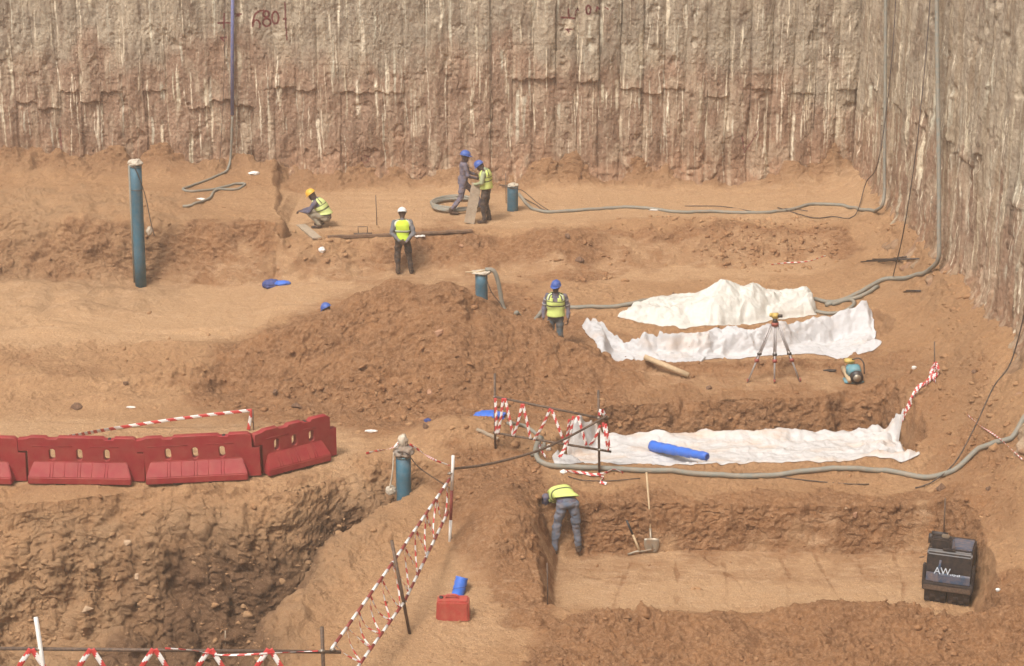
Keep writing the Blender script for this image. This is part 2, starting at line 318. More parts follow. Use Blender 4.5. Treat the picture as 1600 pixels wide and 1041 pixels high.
def soil(name, rock=False):
    t = NT(name)
    m = t.attr('moist'); c = t.attr('clay'); fl = t.attr('flat')
    big = t.noise(.35, 4, .6); mid = t.noise(1.8, 5, .65); fine = t.noise(11, 6, .72); spk = t.noise(45, 3, .6)
    dry = t.mix(t.ramp(t.math('ADD', t.math('MULTIPLY', big, .6), t.math('MULTIPLY', mid, .4)), .36, .64), (.40, .215, .098, 1), DRY2)
    dry = t.mix(t.ramp(fine, .42, .7), dry, (.34, .18, .085, 1))
    dry = t.mix(t.math('MULTIPLY', fl, .55), dry, (.66, .425, .235, 1))
    wet = t.mix(t.ramp(mid, .35, .65), MOI, MOI2)
    wet = t.mix(t.ramp(fine, .45, .72), wet, (.46, .26, .135, 1))
    mf = t.math('ADD', m, t.math('MULTIPLY', t.math('SUBTRACT', mid, .5), 1.5)); mf = t.math('ADD', mf, t.math('MULTIPLY', t.math('SUBTRACT', fine, .5), .9), False)
    col = t.mix(t.ramp(mf, .14, .66), dry, wet)
    cm = t.math('MULTIPLY', t.ramp(t.noise(.9, 5, .7), .35, .62), c)
    cc = t.mix(t.ramp(fine, .35, .7), (.27, .155, .078, 1), (.46, .295, .16, 1))
    col = t.mix(cm, col, cc)
    dm = t.attr('pit_shade'); col = t.mix(t.math('MULTIPLY', dm, .85), col, (.095, .050, .027, 1))  # mixes the hollow's painted shade into the soil colour
    # horizontal bedding marks of excavator teeth and pale dust film
    if not rock:
        pale = t.math('MULTIPLY', t.ramp(t.noise(5, 6, .75, stretch=(.5, 1.6, 1)), .5, .66), t.math('ADD', t.math('MULTIPLY', fl, .55), .12))
        col = t.mix(pale, col, (.64, .43, .26, 1))
    col = t.mix(t.math('MULTIPLY', t.ramp(spk, .56, .72), .5), col, (.62, .43, .28, 1))
    col = t.mix(t.math('MULTIPLY', t.ramp(spk, .42, .28), .35), col, (.17, .085, .045, 1))
    h = t.math('ADD', t.math('MULTIPLY', fine, .6), t.math('MULTIPLY', spk, .35))
    t.bump(h, .09 if not rock else .03, 1.0)
    return t.done(col, .95, .12)
M_soil = soil('ground_soil'); M_clod = soil('clod_soil', True)
def link(name, me, m=None, parent=None):
    o = bpy.data.objects.new(name, me); COL.objects.link(o)
    if m is not None:
        for q in (m if isinstance(m, (list, tuple)) else [m]): me.materials.append(q)
    if parent is not None: o.parent = parent
    return o
gm = grid_mesh('ground', P2, dict(moist=moist, clay=clay, flat=flat, pit_shade=pit_shade))
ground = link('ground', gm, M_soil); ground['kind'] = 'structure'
bpy.context.view_layer.update()
CO = Vector((0, 0, HC))
def G(px, py):
    ok, l, n, i = ground.ray_cast(CO, ray(px, py).normalized())
    return Vector(l) if ok else Vector((*W(px, py, -1), -1))
def zt(x, y):
    ok, l, n, i = ground.ray_cast(Vector((x, y, 20)), Vector((0, 0, -1)))
    return l[2] if ok else -1.2
def tag(o, label, cat, group=None, kind=None):
    if label: o['label'] = label
    if cat: o['category'] = cat
    if group: o['group'] = group
    if kind: o['kind'] = kind
    return o
def empty(name, loc=(0, 0, 0), rz=0.0):
    o = bpy.data.objects.new(name, None); COL.objects.link(o); o.location = loc; o.rotation_euler = (0, 0, rz); o.empty_display_size = .2
    return o
# ------------------------------------------------------------------ retaining walls of bored piles
def paint(C, A, B, pts, wdt, col, alpha=.9):        # sprayed stroke on a wall surface, A,B = surface coordinates
    for i in range(len(pts) - 1):
        (x0, y0), (x1, y1) = pts[i], pts[i + 1]; ex, ey = x1 - x0, y1 - y0
        t = np.clip(((A - x0) * ex + (B - y0) * ey) / (ex * ex + ey * ey + 1e-9), 0, 1)
        d = np.hypot(A - x0 - ex * t, B - y0 - ey * t) + .008 * n2(A * 40, B * 40, 51)
        m = (sst(wdt, wdt * .45, d) * alpha)[..., None]; C[:] = C * (1 - m) + np.array(col[:3]) * m
def drip(C, A, B, a, b0, L, wd, col, al, seed):
    j0 = np.searchsorted(A[0], a - .4); j1 = np.searchsorted(A[0], a + .4)
    if j1 - j0 < 3: return
    As = A[:, j0:j1]; Bs = B[:, j0:j1]
    ctr = a + .05 * n2(Bs * 1.3 + seed, Bs * 0 + seed, 5) + .012 * n2(Bs * 7 + seed, Bs * 0, 6)
    ww = wd * (.55 + .6 * np.clip(n2(Bs * 2.5 + seed * 3, Bs * 0 + .5, 7) + .4, 0, 1.4))
    d = np.abs(As - ctr)
    m = sst(ww, ww * .35, d) * sst(b0 + .05, b0 - .12, Bs) * sst(b0 - L, b0 - L * .65, Bs)
    m = m * al * (.55 + .45 * np.clip(1 + 1.3 * n2(As * 26, Bs * 9, 8), 0, 1.4)); m = np.clip(m, 0, 1)[..., None]
    C[:, j0:j1] = C[:, j0:j1] * (1 - m) + np.array(col[:3]) * m
def wall_fields(A, B, pitch, seed, chaos, ledge, amp=1.0):
    """depth towards the pit and colour for wall coordinates A (along), B (height)"""
    wob = .05 * n2(A * .0 + np.floor(A / pitch) * 3.7, B * .8, seed)
    q = (A + wob) / pitch; i = np.floor(q); t = (q - i) * 2 - 1
    r1 = VAL[(i.astype(int) * 7 + seed * 13) & 255]; r2 = VAL[(i.astype(int) * 11 + seed * 29 + 5) & 255]; r3 = VAL[(i.astype(int) * 5 + seed * 3 + 77) & 255]
    st = chaos
    cyl = np.sqrt(np.clip(1 - t * t, 0, 1))
    d = amp * (.11 * cyl + .06 * r1) * (.45 + .55 * st)
    zl = ledge + .16 * r2 + .55 * n2(np.floor(A / pitch) * .37, B * 0, seed + 12) * (np.abs(r1) > .3) + .05 * n2(A * 9, B * 0, seed + 2)
    has = (r3 > -.15)
    rec = (.05 + .05 * np.abs(r1)) * has
    below = sst(zl, zl - .035, B)
    d = d - rec * below + .02 * sst(zl + .25, zl, B) * has
    zl2 = ledge + 1.15 + .35 * r3; d = d - .012 * (r2 > .5) * sst(zl2, zl2 - .06, B)
    d = d + .05 * fb2(A * 1.6, B * .55, seed + 3, 3) * (1.3 - .6 * st)
    rg = fb2(A * 6, B * 2.6, seed + 4, 4)
    d = d + .028 * rg + .020 * np.abs(fb2(A * 12, B * 7, seed + 5, 3))
    hole = np.maximum(fb2(A * 2.7, B * 2.2, seed + 8, 4) - .6, 0); d = d - .12 * hole
    d = d + .30 * np.clip(1 - B / .75, 0, 1.5) ** 2 * (1 + .7 * fb2(A * 1.5, B * 2, seed + 6, 3)) + .10 * sst(1.1, .2, B) * np.abs(fb2(A * 3, B * 3, seed + 9, 3))
    return d, i, t, r1, r2, zl, below
def mixc(a, b, m): return a * (1 - m[..., None]) + b * m[..., None]
cv = lambda r, g, b: np.array(srgb(r, g, b)[:3])
WTOP, WMID, WLOW, WDK, WPALE = cv(160, 146, 128), cv(154, 127, 107), cv(152, 118, 93), cv(104, 78, 60), cv(198, 182, 158)
def wall_colour(A, B, f, seed, zb, ndrips, rr, pal=1.0):
    d, i, t, r1, r2, zl, below = f
    nz = fb2(A * 1.1, B * .8, seed + 21, 4)
    C = mixc(WMID + 0 * A[..., None], WTOP, sst(-.5, .5, B - zb + .7 * nz + .4 * r1))
    C = mixc(C, WLOW, sst(1.8, .2, B + .35 * nz) * .95)
    C = C * (1 + .16 * (r2 * .6 + fb2(A * .8, B * 2.5, seed + 22, 3) * .6))[..., None]
    patch = sst(.15, .6, fb2(A * 2.6, B * 1.1, seed + 23, 4)); C = mixc(C, WPALE, patch * .34)
    C = mixc(C, WDK, sst(.25, .75, fb2(A * 3.2, B * 1.0, seed + 24, 4)) * .40)
    str_ = fb2(A * 11, B * .55, seed + 25, 3); C = mixc(C, WPALE, sst(.3, .9, str_) * .28); C = mixc(C, WDK, sst(.3, .85, -str_) * .25)
    sp = fb2(A * 22, B * 14, seed + 26, 2); C = mixc(C, WPALE, sst(.45, 1.0, sp) * .4)
    C = mixc(C, WDK * .9, sst(.5, 1.1, -sp) * .35)
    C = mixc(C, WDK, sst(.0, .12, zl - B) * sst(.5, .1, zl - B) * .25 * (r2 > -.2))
    a0, a1 = rr
    for k in range(ndrips):
        a = a0 + (a1 - a0) * rng.random(); zt0 = rng.choice([2.9, 2.6, 1.9, 3.8, 5.0, 6.0]) + rng.normal() * .5
        pale = cv(*[(232, 218, 192), (216, 204, 178), (204, 198, 178), (240, 228, 204)][k % 4])
        L = rng.uniform(.35, 1.9); wd = rng.choice([.012, .016, .022, .03, .05, .08], p=[.15, .22, .23, .2, .12, .08])
        drip(C, A, B, a, zt0, L, wd * pal, pale, rng.uniform(.55, .9), k * 1.7)
    return C
def wall_mat(name):
    t = NT(name); c = t.attr('col', 'Color'); f = t.noise(28, 5, .7); g = t.noise(9, 5, .7)
    c = t.mix(1.0, c, t.ramp(f, .3, .7, (.80, .78, .75, 1), (1.12, 1.12, 1.12, 1)), 'MULTIPLY')
    c = t.mix(1.0, c, t.ramp(g, .3, .7, (.86, .84, .82, 1), (1.06, 1.06, 1.06, 1)), 'MULTIPLY')
    t.bump(t.math('ADD', f, g), .022, .9); return t.done(c, .95, .1)
M_wall = wall_mat('shotcrete_wall'); M_wall2 = wall_mat('shotcrete_side_wall')
# back wall
ax = np.concatenate([np.linspace(-26, -16.2, 60), np.linspace(-16, XW + .6, 1650)]); bz = np.concatenate([np.linspace(-.6, 5.7, 400), np.linspace(5.8, 11, 40)])
A, B = np.meshgrid(ax, bz)
chaos = sst(-2.5, 2.5, A)
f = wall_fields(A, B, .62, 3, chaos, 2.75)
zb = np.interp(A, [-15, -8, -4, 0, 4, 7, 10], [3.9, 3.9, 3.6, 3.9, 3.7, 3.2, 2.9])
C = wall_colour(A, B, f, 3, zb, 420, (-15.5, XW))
RED = cv(104, 34, 40)
def wl(pts, wd=.034, al=.95):
    q = [at(a, b, YW) for a, b in pts]; paint(C, A, B, [(v.x, v.z) for v in q], wd, RED, al)
circ = lambda cx, cy, rx, ry, n=14, a0=0, a1=2 * math.pi: [(cx + rx * math.cos(a0 + (a1 - a0) * k / n), cy + ry * math.sin(a0 + (a1 - a0) * k / n)) for k in range(n + 1)]
wl([(341, 36), (359, 36)]); wl([(350, 22), (350, 44)]); wl([(345, 59), (353, 59)], .035); wl([(347, 61), (350, 64)], .03)     # cross and arrowhead
wl([(366, 22), (377, 22)], .03); wl([(369, 25), (374, 25)], .03)
wl([(405, 17), (399, 22), (396, 30), (395, 41)]); wl(circ(401, 38, 5.5, 7, 10, math.pi, 2 * math.pi)); wl([(406.5, 38), (406, 43)])      # 6
wl([(405, 17), (412, 16)]); wl(circ(416, 22, 4.5, 5)); wl(circ(417, 35, 6, 6))                 # 8
wl(circ(430.5, 27.5, 5.5, 9.5)); wl([(446, 3), (447, 30), (449, 62)], .026); wl([(444, 29), (448, 28)])          # 0 |
paint(C, A, B, [(at(888, 42, YW).x, at(888, 37, YW).z), (at(888, 42, YW).x, at(888, 49, YW).z)], .16, WPALE * 1.05, .9)
wl([(877, 26.5), (898, 28)]); wl([(888, 14), (889, 27)]); wl([(884, 45), (893, 45)], .03); wl([(886, 47), (890, 48)], .03); wl([(888, 49), (888.5, 51)], .022)
wl([(899, 24), (900, 17), (902, 13), (904, 16)], .026); wl(circ(919, 14, 3.5, 7, 10)); wl([(931, 16), (933, 10), (937, 14)]); wl([(945, 11), (950, 14)], .022); wl([(952, 24), (959, 13)], .016, .6)
wl([(1159, 212), (1163, 238)], .022, .75); wl([(1163, 238), (1186, 200)], .022, .75); wl([(93, 203), (96, 238)], .035, .7); wl(circ(570, 249, 6, 6, 8), .02, .5); wl([(548, 222), (552, 240)], .02, .4)
# purple-stained cement spill at the foot and grey wash
P = np.stack([A, YW - f[0], B], -1)
wm = grid_mesh('retaining_wall', P[:, ::-1], dict(col=C[:, ::-1]))
tag(link('retaining_wall', wm, M_wall), 'long bored pile wall across the back of the pit with drips and red numbers', 'wall', kind='thing')
# side wall, runs towards the camera
ay = np.concatenate([np.linspace(5, 27.8, 60), np.linspace(28, YW, 1500)]); bz2 = np.concatenate([np.linspace(-2.6, 8.8, 430), np.linspace(8.9, 11, 12)])
A, B = np.meshgrid(ay, bz2)
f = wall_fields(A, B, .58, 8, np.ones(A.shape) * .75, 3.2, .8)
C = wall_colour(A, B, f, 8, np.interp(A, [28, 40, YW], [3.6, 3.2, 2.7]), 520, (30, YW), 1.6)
ex = sst(.1, .7, fb2(A * 5.5, B * .35, 71, 3)); C = mixc(C, WPALE, ex * .35)
C = mixc(C, cv(140, 118, 92), sst(.2, .7, -fb2(A * 4, B * .4, 72, 3)) * .4)
P = np.stack([XWf(A) - .9 * f[0] + .08, A, B], -1)
wm = grid_mesh('retaining_wall', P, dict(col=C))
tag(link('retaining_wall', wm, M_wall2), 'side bored pile wall with pale vertical runs on the right of the pit', 'wall', kind='thing')

# ------------------------------------------------------------------ loose clods
def clod_variants(n, sub):
    out = []
    for k in range(n):
        bm = bmesh.new(); bmesh.ops.create_icosphere(bm, subdivisions=sub, radius=1)
        V = np.array([v.co for v in bm.verts]); T = np.array([[v.index for v in fc.verts] for fc in bm.faces]); bm.free()
        nn = fb3(V[:, 0] * 1.1 + k * 9, V[:, 1] * 1.1, V[:, 2] * 1.1, 2); V = V * (1 + .55 * nn + .16 * rng.normal(size=len(V)))[:, None]
        V *= np.array([1, rng.uniform(.6, .95), rng.uniform(.45, .75)]); out.append((V, T))
    return out
CV = []
for k in range(16):
    bm = bmesh.new(); m_ = rng.normal(size=(9 + k % 5 if k < 10 else 20, 3)); m_ /= np.linalg.norm(m_, axis=1)[:, None]; m_ *= rng.uniform(.75, 1.1, size=(len(m_), 1))
    vs_ = [bm.verts.new(q) for q in m_]; r_ = bmesh.ops.convex_hull(bm, input=vs_); bmesh.ops.delete(bm, geom=[v for v in bm.verts if not v.link_faces], context='VERTS')
    if k >= 10: bmesh.ops.subdivide_edges(bm, edges=bm.edges[:], cuts=1)
    bmesh.ops.triangulate(bm, faces=bm.faces[:])
    bm.verts.index_update(); V = np.array([v.co for v in bm.verts]); T = np.array([[v.index for v in fc.verts] for fc in bm.faces]); bm.free()
    if k >= 10: V = V * (1 + .10 * fb3(V[:, 0] * 3 + k, V[:, 1] * 3, V[:, 2] * 3, 2))[:, None]
    V *= np.array([1, rng.uniform(.6, .95), rng.uniform(.45, .75)]); CV.append((V, T))
def scatter(name, n, wt, smin, smax, power, label_kind='stuff', tint=1.0):
    Wt = wt.reshape(-1).astype(np.float64); Wt = Wt / Wt.sum()
    ids = np.random.default_rng(len(name) + n).choice(Wt.size, n, p=Wt)
    Pf = P2.reshape(-1, 3)[ids]; mo = moist.reshape(-1)[ids]; cl_ = clay.reshape(-1)[ids]
    VS, TS, MA, CA = [], [], [], []; off = 0
    for k in range(n):
        V, T = CV[rng.integers(0, 10 if smax < .07 else 14)]
        s = smin + (smax - smin) * rng.random() ** power
        a, b = rng.uniform(0, 6.28), rng.normal() * .35
        ca, sa, cb, sb = math.cos(a), math.sin(a), math.cos(b), math.sin(b)
        R = np.array([[ca, -sa * cb, sa * sb], [sa, ca * cb, -ca * sb], [0, sb, cb]])
        q = (V * s) @ R.T + Pf[k] + np.array([0, 0, s * .02])
        VS.append(q); TS.append(T + off); off += len(V)
        MA.append(np.full(len(V), np.clip(mo[k] + rng.normal() * .25, 0, 1))); CA.append(np.full(len(V), cl_[k]))
    V = np.concatenate(VS).astype(np.float32); T = np.concatenate(TS).astype(np.int32)
    me = bpy.data.meshes.new(name); me.vertices.add(len(V)); me.vertices.foreach_set('co', V.reshape(-1))
    me.loops.add(len(T) * 3); me.loops.foreach_set('vertex_index', T.reshape(-1)); me.polygons.add(len(T)); me.polygons.foreach_set('loop_start', np.arange(0, len(T) * 3, 3, dtype=np.int32))
    me.update()
    for kx, v in (('moist', np.concatenate(MA)), ('clay', np.concatenate(CA))):
        at_ = me.attributes.new(kx, 'FLOAT', 'POINT'); at_.data.foreach_set('value', v.astype(np.float32))
    me.validate(); o = link(name, me, M_clod); o['kind'] = 'stuff'; return o
vis = ((np.abs(GX / GY) < .31) & (GY > 28)).astype(float)
foot = 1.2 * pmask(GX, GY, [(1060, 362), (1310, 362), (1310, 408), (1100, 410)], -.4, .2) + .8 * pmask(GX, GY, [(860, 425), (1000, 440), (1000, 465), (880, 465)], -.8, .2) + pmask(GX, GY, [(900, 395), (1330, 385), (1340, 415), (1000, 425), (900, 450)], -.8, .3) + .8 * pmask(GX, GY, [(440, 395), (640, 400), (640, 430), (440, 440)], -.8, .3) \
    + pmask(GX, GY, [(340, 620), (960, 610), (960, 650), (560, 670), (340, 650)], -1.2, .3) + .7 * pmask(GX, GY, [(700, 665), (860, 680), (850, 780), (700, 780)], -1.6, .3) \
    + .7 * pmask(GX, GY, [(1330, 350), (1470, 400), (1560, 560), (1600, 700), (1480, 620), (1400, 450)], -.1, .3)
wt = vis * (.06 + np.clip(rub, 0, 1.2) ** 1.5 * (.4 + .9 * sst(-.2, .8, fb2(GX * .8, GY * .8, 61))) + .8 * foot)
scatter('soil_crumbs', 9000, wt, .012, .045, 2.0)
scatter('loose_clods', 2600, wt * (.3 + foot + .1 * moist), .03, .10, 2.4)
scatter('large_clods', 190, vis * (.01 + foot ** 1.5 + .03 * rub * (1 - flat)), .07, .15, 2.0)
# ------------------------------------------------------------------ shape helpers
def to_mesh(name, bm, smooth=True):
    bmesh.ops.recalc_face_normals(bm, faces=bm.faces)
    if smooth:
        for f_ in bm.faces: f_.smooth = True
    me = bpy.data.meshes.new(name); bm.to_mesh(me); bm.free(); return me
def part(name, bm, m, parent=None, smooth=True): return link(name, to_mesh(name, bm, smooth), m, parent)
def bbox(bm, c, s, rot=None, bev=0.0, mi=0):
    r = bmesh.ops.create_cube(bm, size=1); vs = r['verts']
    if bev: 
        es = list({e for v in vs for e in v.link_edges})
        for v in vs: v.co = Vector((v.co.x * s[0], v.co.y * s[1], v.co.z * s[2]))
        o = bmesh.ops.bevel(bm, geom=es, offset=bev, segments=2, affect='EDGES'); vs = list({v for f_ in o['faces'] for v in f_.verts} | {v for v in vs if v.is_valid})
    else:
        for v in vs: v.co = Vector((v.co.x * s[0], v.co.y * s[1], v.co.z * s[2]))
    for v in vs:
        if rot is not None: v.co = rot @ v.co
        v.co += Vector(c)
    fs = {f_ for v in vs for f_ in v.link_faces}
    for f_ in fs: f_.material_index = mi; f_.smooth = False
    return vs
def frame(d):
    d = d.normalized(); a = Vector((0, 0, 1)) if abs(d.z) < .9 else Vector((1, 0, 0))
    u = d.cross(a).normalized(); return u, d.cross(u).normalized()
def tube(bm, pts, r, n=10, cap=True, mi=0, radii=None):
    pts = [Vector(p) for p in pts]; rings = []
    u = None
    for i, p in enumerate(pts):
        d = (pts[min(i + 1, len(pts) - 1)] - pts[max(i - 1, 0)])
        if u is None: u, v = frame(d)
        else:
            d = d.normalized(); u = (u - d * u.dot(d)).normalized(); v = d.cross(u)
        rr = radii[i] if radii else r
        rings.append([bm.verts.new(p + (u * math.cos(2 * math.pi * k / n) + v * math.sin(2 * math.pi * k / n)) * rr) for k in range(n)])
    for a, b in zip(rings[:-1], rings[1:]):
        for k in range(n):
            f_ = bm.faces.new((a[k], a[(k + 1) % n], b[(k + 1) % n], b[k])); f_.material_index = mi
    if cap:
        bm.faces.new(rings[0][::-1]).material_index = mi; bm.faces.new(rings[-1]).material_index = mi
    return rings
def catmull(pts, step=.08):
    pts = [Vector(p) for p in pts]; out = []
    P_ = [pts[0] * 2 - pts[1]] + pts + [pts[-1] * 2 - pts[-2]]
    for i in range(1, len(P_) - 2):
        a, b, c, d = P_[i - 1:i + 3]; n = max(2, int((c - b).length / step))
        for k in range(n):
            t = k / n; out.append(.5 * ((2 * b) + (c - a) * t + (2 * a - 5 * b + 4 * c - d) * t * t + (3 * b - a - 3 * c + d) * t ** 3))
    out.append(pts[-1]); return out
def on_ground(pts, r, step=.10, smooth=2):
    q = catmull(pts, step); z = [zt(p.x, p.y) + r * .75 for p in q]
    for _ in range(smooth):
        z = [max(z[i], (z[max(i - 1, 0)] + z[i] + z[min(i + 1, len(z) - 1)]) / 3) for i in range(len(z))]
    return [Vector((p.x, p.y, zz)) for p, zz in zip(q, z)]
def bmn(): return bmesh.new()
# ------------------------------------------------------------------ materials of the objects
DU = (.42, .26, .15, 1)
m_hose = mat('hose_rubber', (.23, .23, .195, 1), .7, .35, var=.2, scale=5)
m_cable = mat('cable_black', (.035, .03, .03, 1), .6, .3)
m_steel = mat('rusty_tube', (.10, .072, .058, 1), .65, .35, .35, .3, var=.35, scale=14)
m_clamp = mat('clamp_steel', (.30, .27, .23, 1), .5, .3, .4, .5)
m_redp = mat('red_paint', (.23, .030, .030, 1), .5, .22, scale=10)
m_whp = mat('white_paint', (.72, .70, .66, 1), .55, .25, scale=10)
m_tred = mat('tape_red', (.55, .045, .045, 1), .4, .12); m_twh = mat('tape_white', (.80, .76, .72, 1), .4, .12)
m_pipe = mat('blue_casing', (.035, .145, .21, 1), .5, .16, var=.35, scale=4, bump=.003)
m_pipew = mat('blue_casing_worn', (.10, .22, .26, 1), .55, .55, var=.35, scale=5)
m_bar = mat('barrier_red', (.29, .020, .025, 1), .55, .14, .28, var=.22, scale=3)
m_dark = mat('black_void', (.02, .015, .015, 1), .8, .2)
m_wood = mat('pale_wood', (.55, .40, .24, 1), .8, .25, var=.3, scale=9)
m_woodg = mat('grey_plank', (.42, .34, .25, 1), .85, .35, var=.35, scale=12)
m_woodd = mat('dark_timber', (.16, .095, .06, 1), .9, .4, var=.35)
m_blue = mat('blue_tarp', (.03, .15, .60, 1), .45, .10, .4, var=.2, scale=5)
m_blued = mat('blue_cloth', (.03, .07, .26, 1), .7, .15, var=.35, scale=9)
m_can = mat('jerrycan_red', (.42, .052, .042, 1), .5, .30, .35, var=.2)
m_rag = mat('dirty_white_cloth', (.60, .53, .42, 1), .9, .45, var=.35, scale=14)
m_white = mat('white_scrap', (.78, .74, .68, 1), .7, .15)
m_steelg = mat('shovel_steel', (.30, .26, .20, 1), .45, .5, .5, .5)
m_alu = mat('tripod_aluminium', (.40, .37, .36, 1), .45, .12, .5, .3); m_foot = mat('red_fitting', (.30, .06, .05, 1), .5, .3)
m_yel = mat('instrument_yellow', (.55, .38, .10, 1), .45, .15); m_blk = mat('black_paint', (.018, .018, .022, 1), .45, .12, .4, var=.3, scale=6)
m_mblue = mat('machine_blue', (.045, .085, .15, 1), .4, .45, .4, var=.3, scale=5); m_lite = mat('letter_white', (.60, .66, .72, 1), .5, .1)
m_teal = mat('pump_blue', (.10, .30, .36, 1), .5, .35); m_pole = mat('worn_blue_pipe', (.13, .16, .34, 1), .6, .3)
m_gran = mat('grey_sack', (.26, .23, .20, 1), .9, .5)

# ------------------------------------------------------------------ casings of the dewatering wells
def rag(name, parent, c, s, m, seed, flat=.8, skirt=0):
    bm = bmn(); bmesh.ops.create_icosphere(bm, subdivisions=4, radius=1)
    V = np.array([v.co for v in bm.verts]); nn = fb3(V[:, 0] * 1.6 + seed, V[:, 1] * 1.6, V[:, 2] * 1.6, 2); rr = 1 - np.abs(fb3(V[:, 0] * 3 + seed, V[:, 1] * 3, V[:, 2] * 2, 3))
    V = V * (1 + .25 * nn + .28 * (rr - .6))[:, None]
    if skirt: V[:, :2] *= (1 + skirt * np.clip(-V[:, 2], 0, 1))[:, None]
    for v, q in zip(bm.verts, V): v.co = Vector((q[0] * s[0] + c[0], q[1] * s[1] + c[1], q[2] * s[2] * flat + c[2]))
    return part(name, bm, m, parent)
def casing(px0, px1, pyb, pyt, label, dia=.30, zb=None, lean=0, worn=False):
    b = G(px0, pyb) if zb is None else zb
    t = at(px1, pyt, b.y); h = t.z - b.z
    e = empty('well_casing', b); tag(e, label, 'well pipe', 'dewatering wells')
    bm = bmn(); ax_ = t - b; ax_.y += lean; r = dia / 2
    tube(bm, [ax_ * k - Vector((0, 0, .25)) * (k == 0) for k in (0, .25, .5, .75, 1)], r, 24)
    part('pipe', bm, m_pipe, e)
    bm = bmn(); tube(bm, [ax_ * .985, ax_ * .985 + ax_.normalized() * .03], r + .008, 24); part('rim', bm, m_pipew, e)
    return e, ax_, r
def wire(pts, r, name, parent, m=None, n=6):
    bm = bmn(); tube(bm, catmull(pts, .05), r, n); return part(name, bm, m or m_cable, parent)
e, a, r = casing(220, 212, 445, 258, 'tall slender blue well pipe leaning in front of the earth bank', .29)
rag('cloth_cap', e, a + Vector((0, 0, .05)), (.17, .16, .13), m_rag, 1.3)
bm = bmn(); tube(bm, [a * 1.0 + Vector((-r - .02, -.02, 0)), a * .02 + Vector((-r - .01, -.02, 0))], .028, 8); part('riser_hose', bm, m_hose, e)
wire([a + Vector((-.1, -.16, .02)), a + Vector((.02, -.2, -.05)), a + Vector((.2, -.1, -.7)), a * .5 + Vector((.34, -.1, .15)), a * .42 + Vector((.42, -.1, 0))], .012, 'cable', e)
wire([a * .8 + Vector((r * math.cos(k), r * math.sin(k), 0)) * 1.03 for k in np.linspace(0, 6.28, 16)], .008, 'tie_wire', e)
rag('cloth_scrap', e, a * .42 + Vector((.27, .02, .1)), (.07, .06, .14), m_rag, 4.3)
e, a, r = casing(801, 801, 330, 292, 'short blue well pipe on the far platform beside two men', .30)
rag('cloth_cap', e, a + Vector((.02, 0, .05)), (.15, .14, .08), m_rag, 2.1)
wire([a + Vector((-.3, -.1, .02)), a + Vector((-.1, -.17, .03)), a + Vector((.1, -.17, -.02)), a + Vector((.3, -.1, -.1)), a + Vector((.7, -.2, -.42)), Vector((1.1, -.3, .03))], .011, 'cable', e)
bm = bmn(); tube(bm, [Vector((-.36, 0, a.z + .05)), Vector((.0, -.02, a.z + .02))], .02, 8); part('cross_rod', bm, m_steel, e)
wb = G(752, 478) if False else None
pb = Vector((*W(753, 492, -1.0), -1.0)); e, a, r = casing(0, 752, 0, 428, 'blue well pipe with white cloth cap rising behind the right of the soil mound', .30, zb=pb)
rag('cloth_cap', e, a + Vector((.02, 0, .04)), (.22, .18, .07), m_rag, 3.3)
bm = bmn(); tube(bm, [a + Vector((-.38, -.02, .05)), a + Vector((-.1, -.1, .07)), a + Vector((.1, -.05, .1))], .02, 8); part('cross_rod', bm, m_wood, e)
wire([a + Vector((.1, -.17, 0)), a + Vector((.25, -.2, -.4)), a + Vector((.5, -.2, -.75)), Vector((.5, -.2, .15))], .011, 'cable', e)
bm = bmn(); tube(bm, catmull([a + Vector((.1, 0, .1)), a + Vector((.3, 0, .08)), a + Vector((.42, 0, -.25)), a + Vector((.52, 0, -.8)), Vector((.62, -.1, .02))], .06), .055, 10); part('riser_hose', bm, m_hose, e)
pb = Vector((*W(632, 812, -2.35), -2.9)); e, a, r = casing(0, 630, 0, 712, 'largest blue well pipe standing in the corner of the deep pit', .30, zb=pb)
rag('sack_cap', e, a + Vector((.01, 0, .12)), (.19, .18, .16), m_gran, 5.1, skirt=.35)
rag('cloth_cap', e, a + Vector((0, -.04, .32)), (.10, .10, .17), m_rag, 6.6)
wire([a + Vector((-.1, -.16, .15)), a + Vector((.1, -.22, .12)), a + Vector((.35, -.2, -.2)), a + Vector((1.0, -.3, -.62))], .011, 'cable', e)
wire([a + Vector((-.18, -.1, .1)), a + Vector((-.21, -.12, -.3)), a + Vector((-.28, -.1, -.7))], .018, 'cord', e, m_rag)
rag('cloth_scrap', e, a + Vector((-.26, -.05, -.72)), (.10, .08, .12), m_rag, 8.8)

# ------------------------------------------------------------------ hoses and cables
def hose(px, r, label, name='drain_hose', m=None, cat='hose', pre=None, post=None, group='hoses', step=.12):
    pts = [G(a, b) for a, b in px]; q = on_ground(pts, r, step) if len(pts) > 1 else []
    if pre: q = catmull([Vector(p) for p in pre] + [q[0]], .12)[:-1] + q
    if post: q = q + catmull([q[-1]] + [Vector(p) for p in post], .12)[1:]
    bm = bmn(); tube(bm, q, r, 10); return tag(part(name, bm, m or m_hose), label, cat, group)
def wpt(px, py, off=.12):               # a point just off the back wall / side wall
    p = at(px, py, YW - off); return p
def spt(px, py, off=.22):
    X = XW
    for _ in range(8):
        p = atx(px, py, X); X = XWf(p.y) - off
    return atx(px, py, X)
hose([(811, 305), (828, 326), (850, 333), (900, 331), (960, 327), (1010, 327), (1060, 333), (1110, 332), (1150, 334), (1200, 334), (1245, 327), (1270, 321), (1310, 322), (1345, 331), (1366, 332)],
     .045, 'long grey hose lying along the far platform and up the corner of the side wall', post=[spt(1378, 322, .3), spt(1382, 300), spt(1382, 260), spt(1383, 150), spt(1384, -60)])
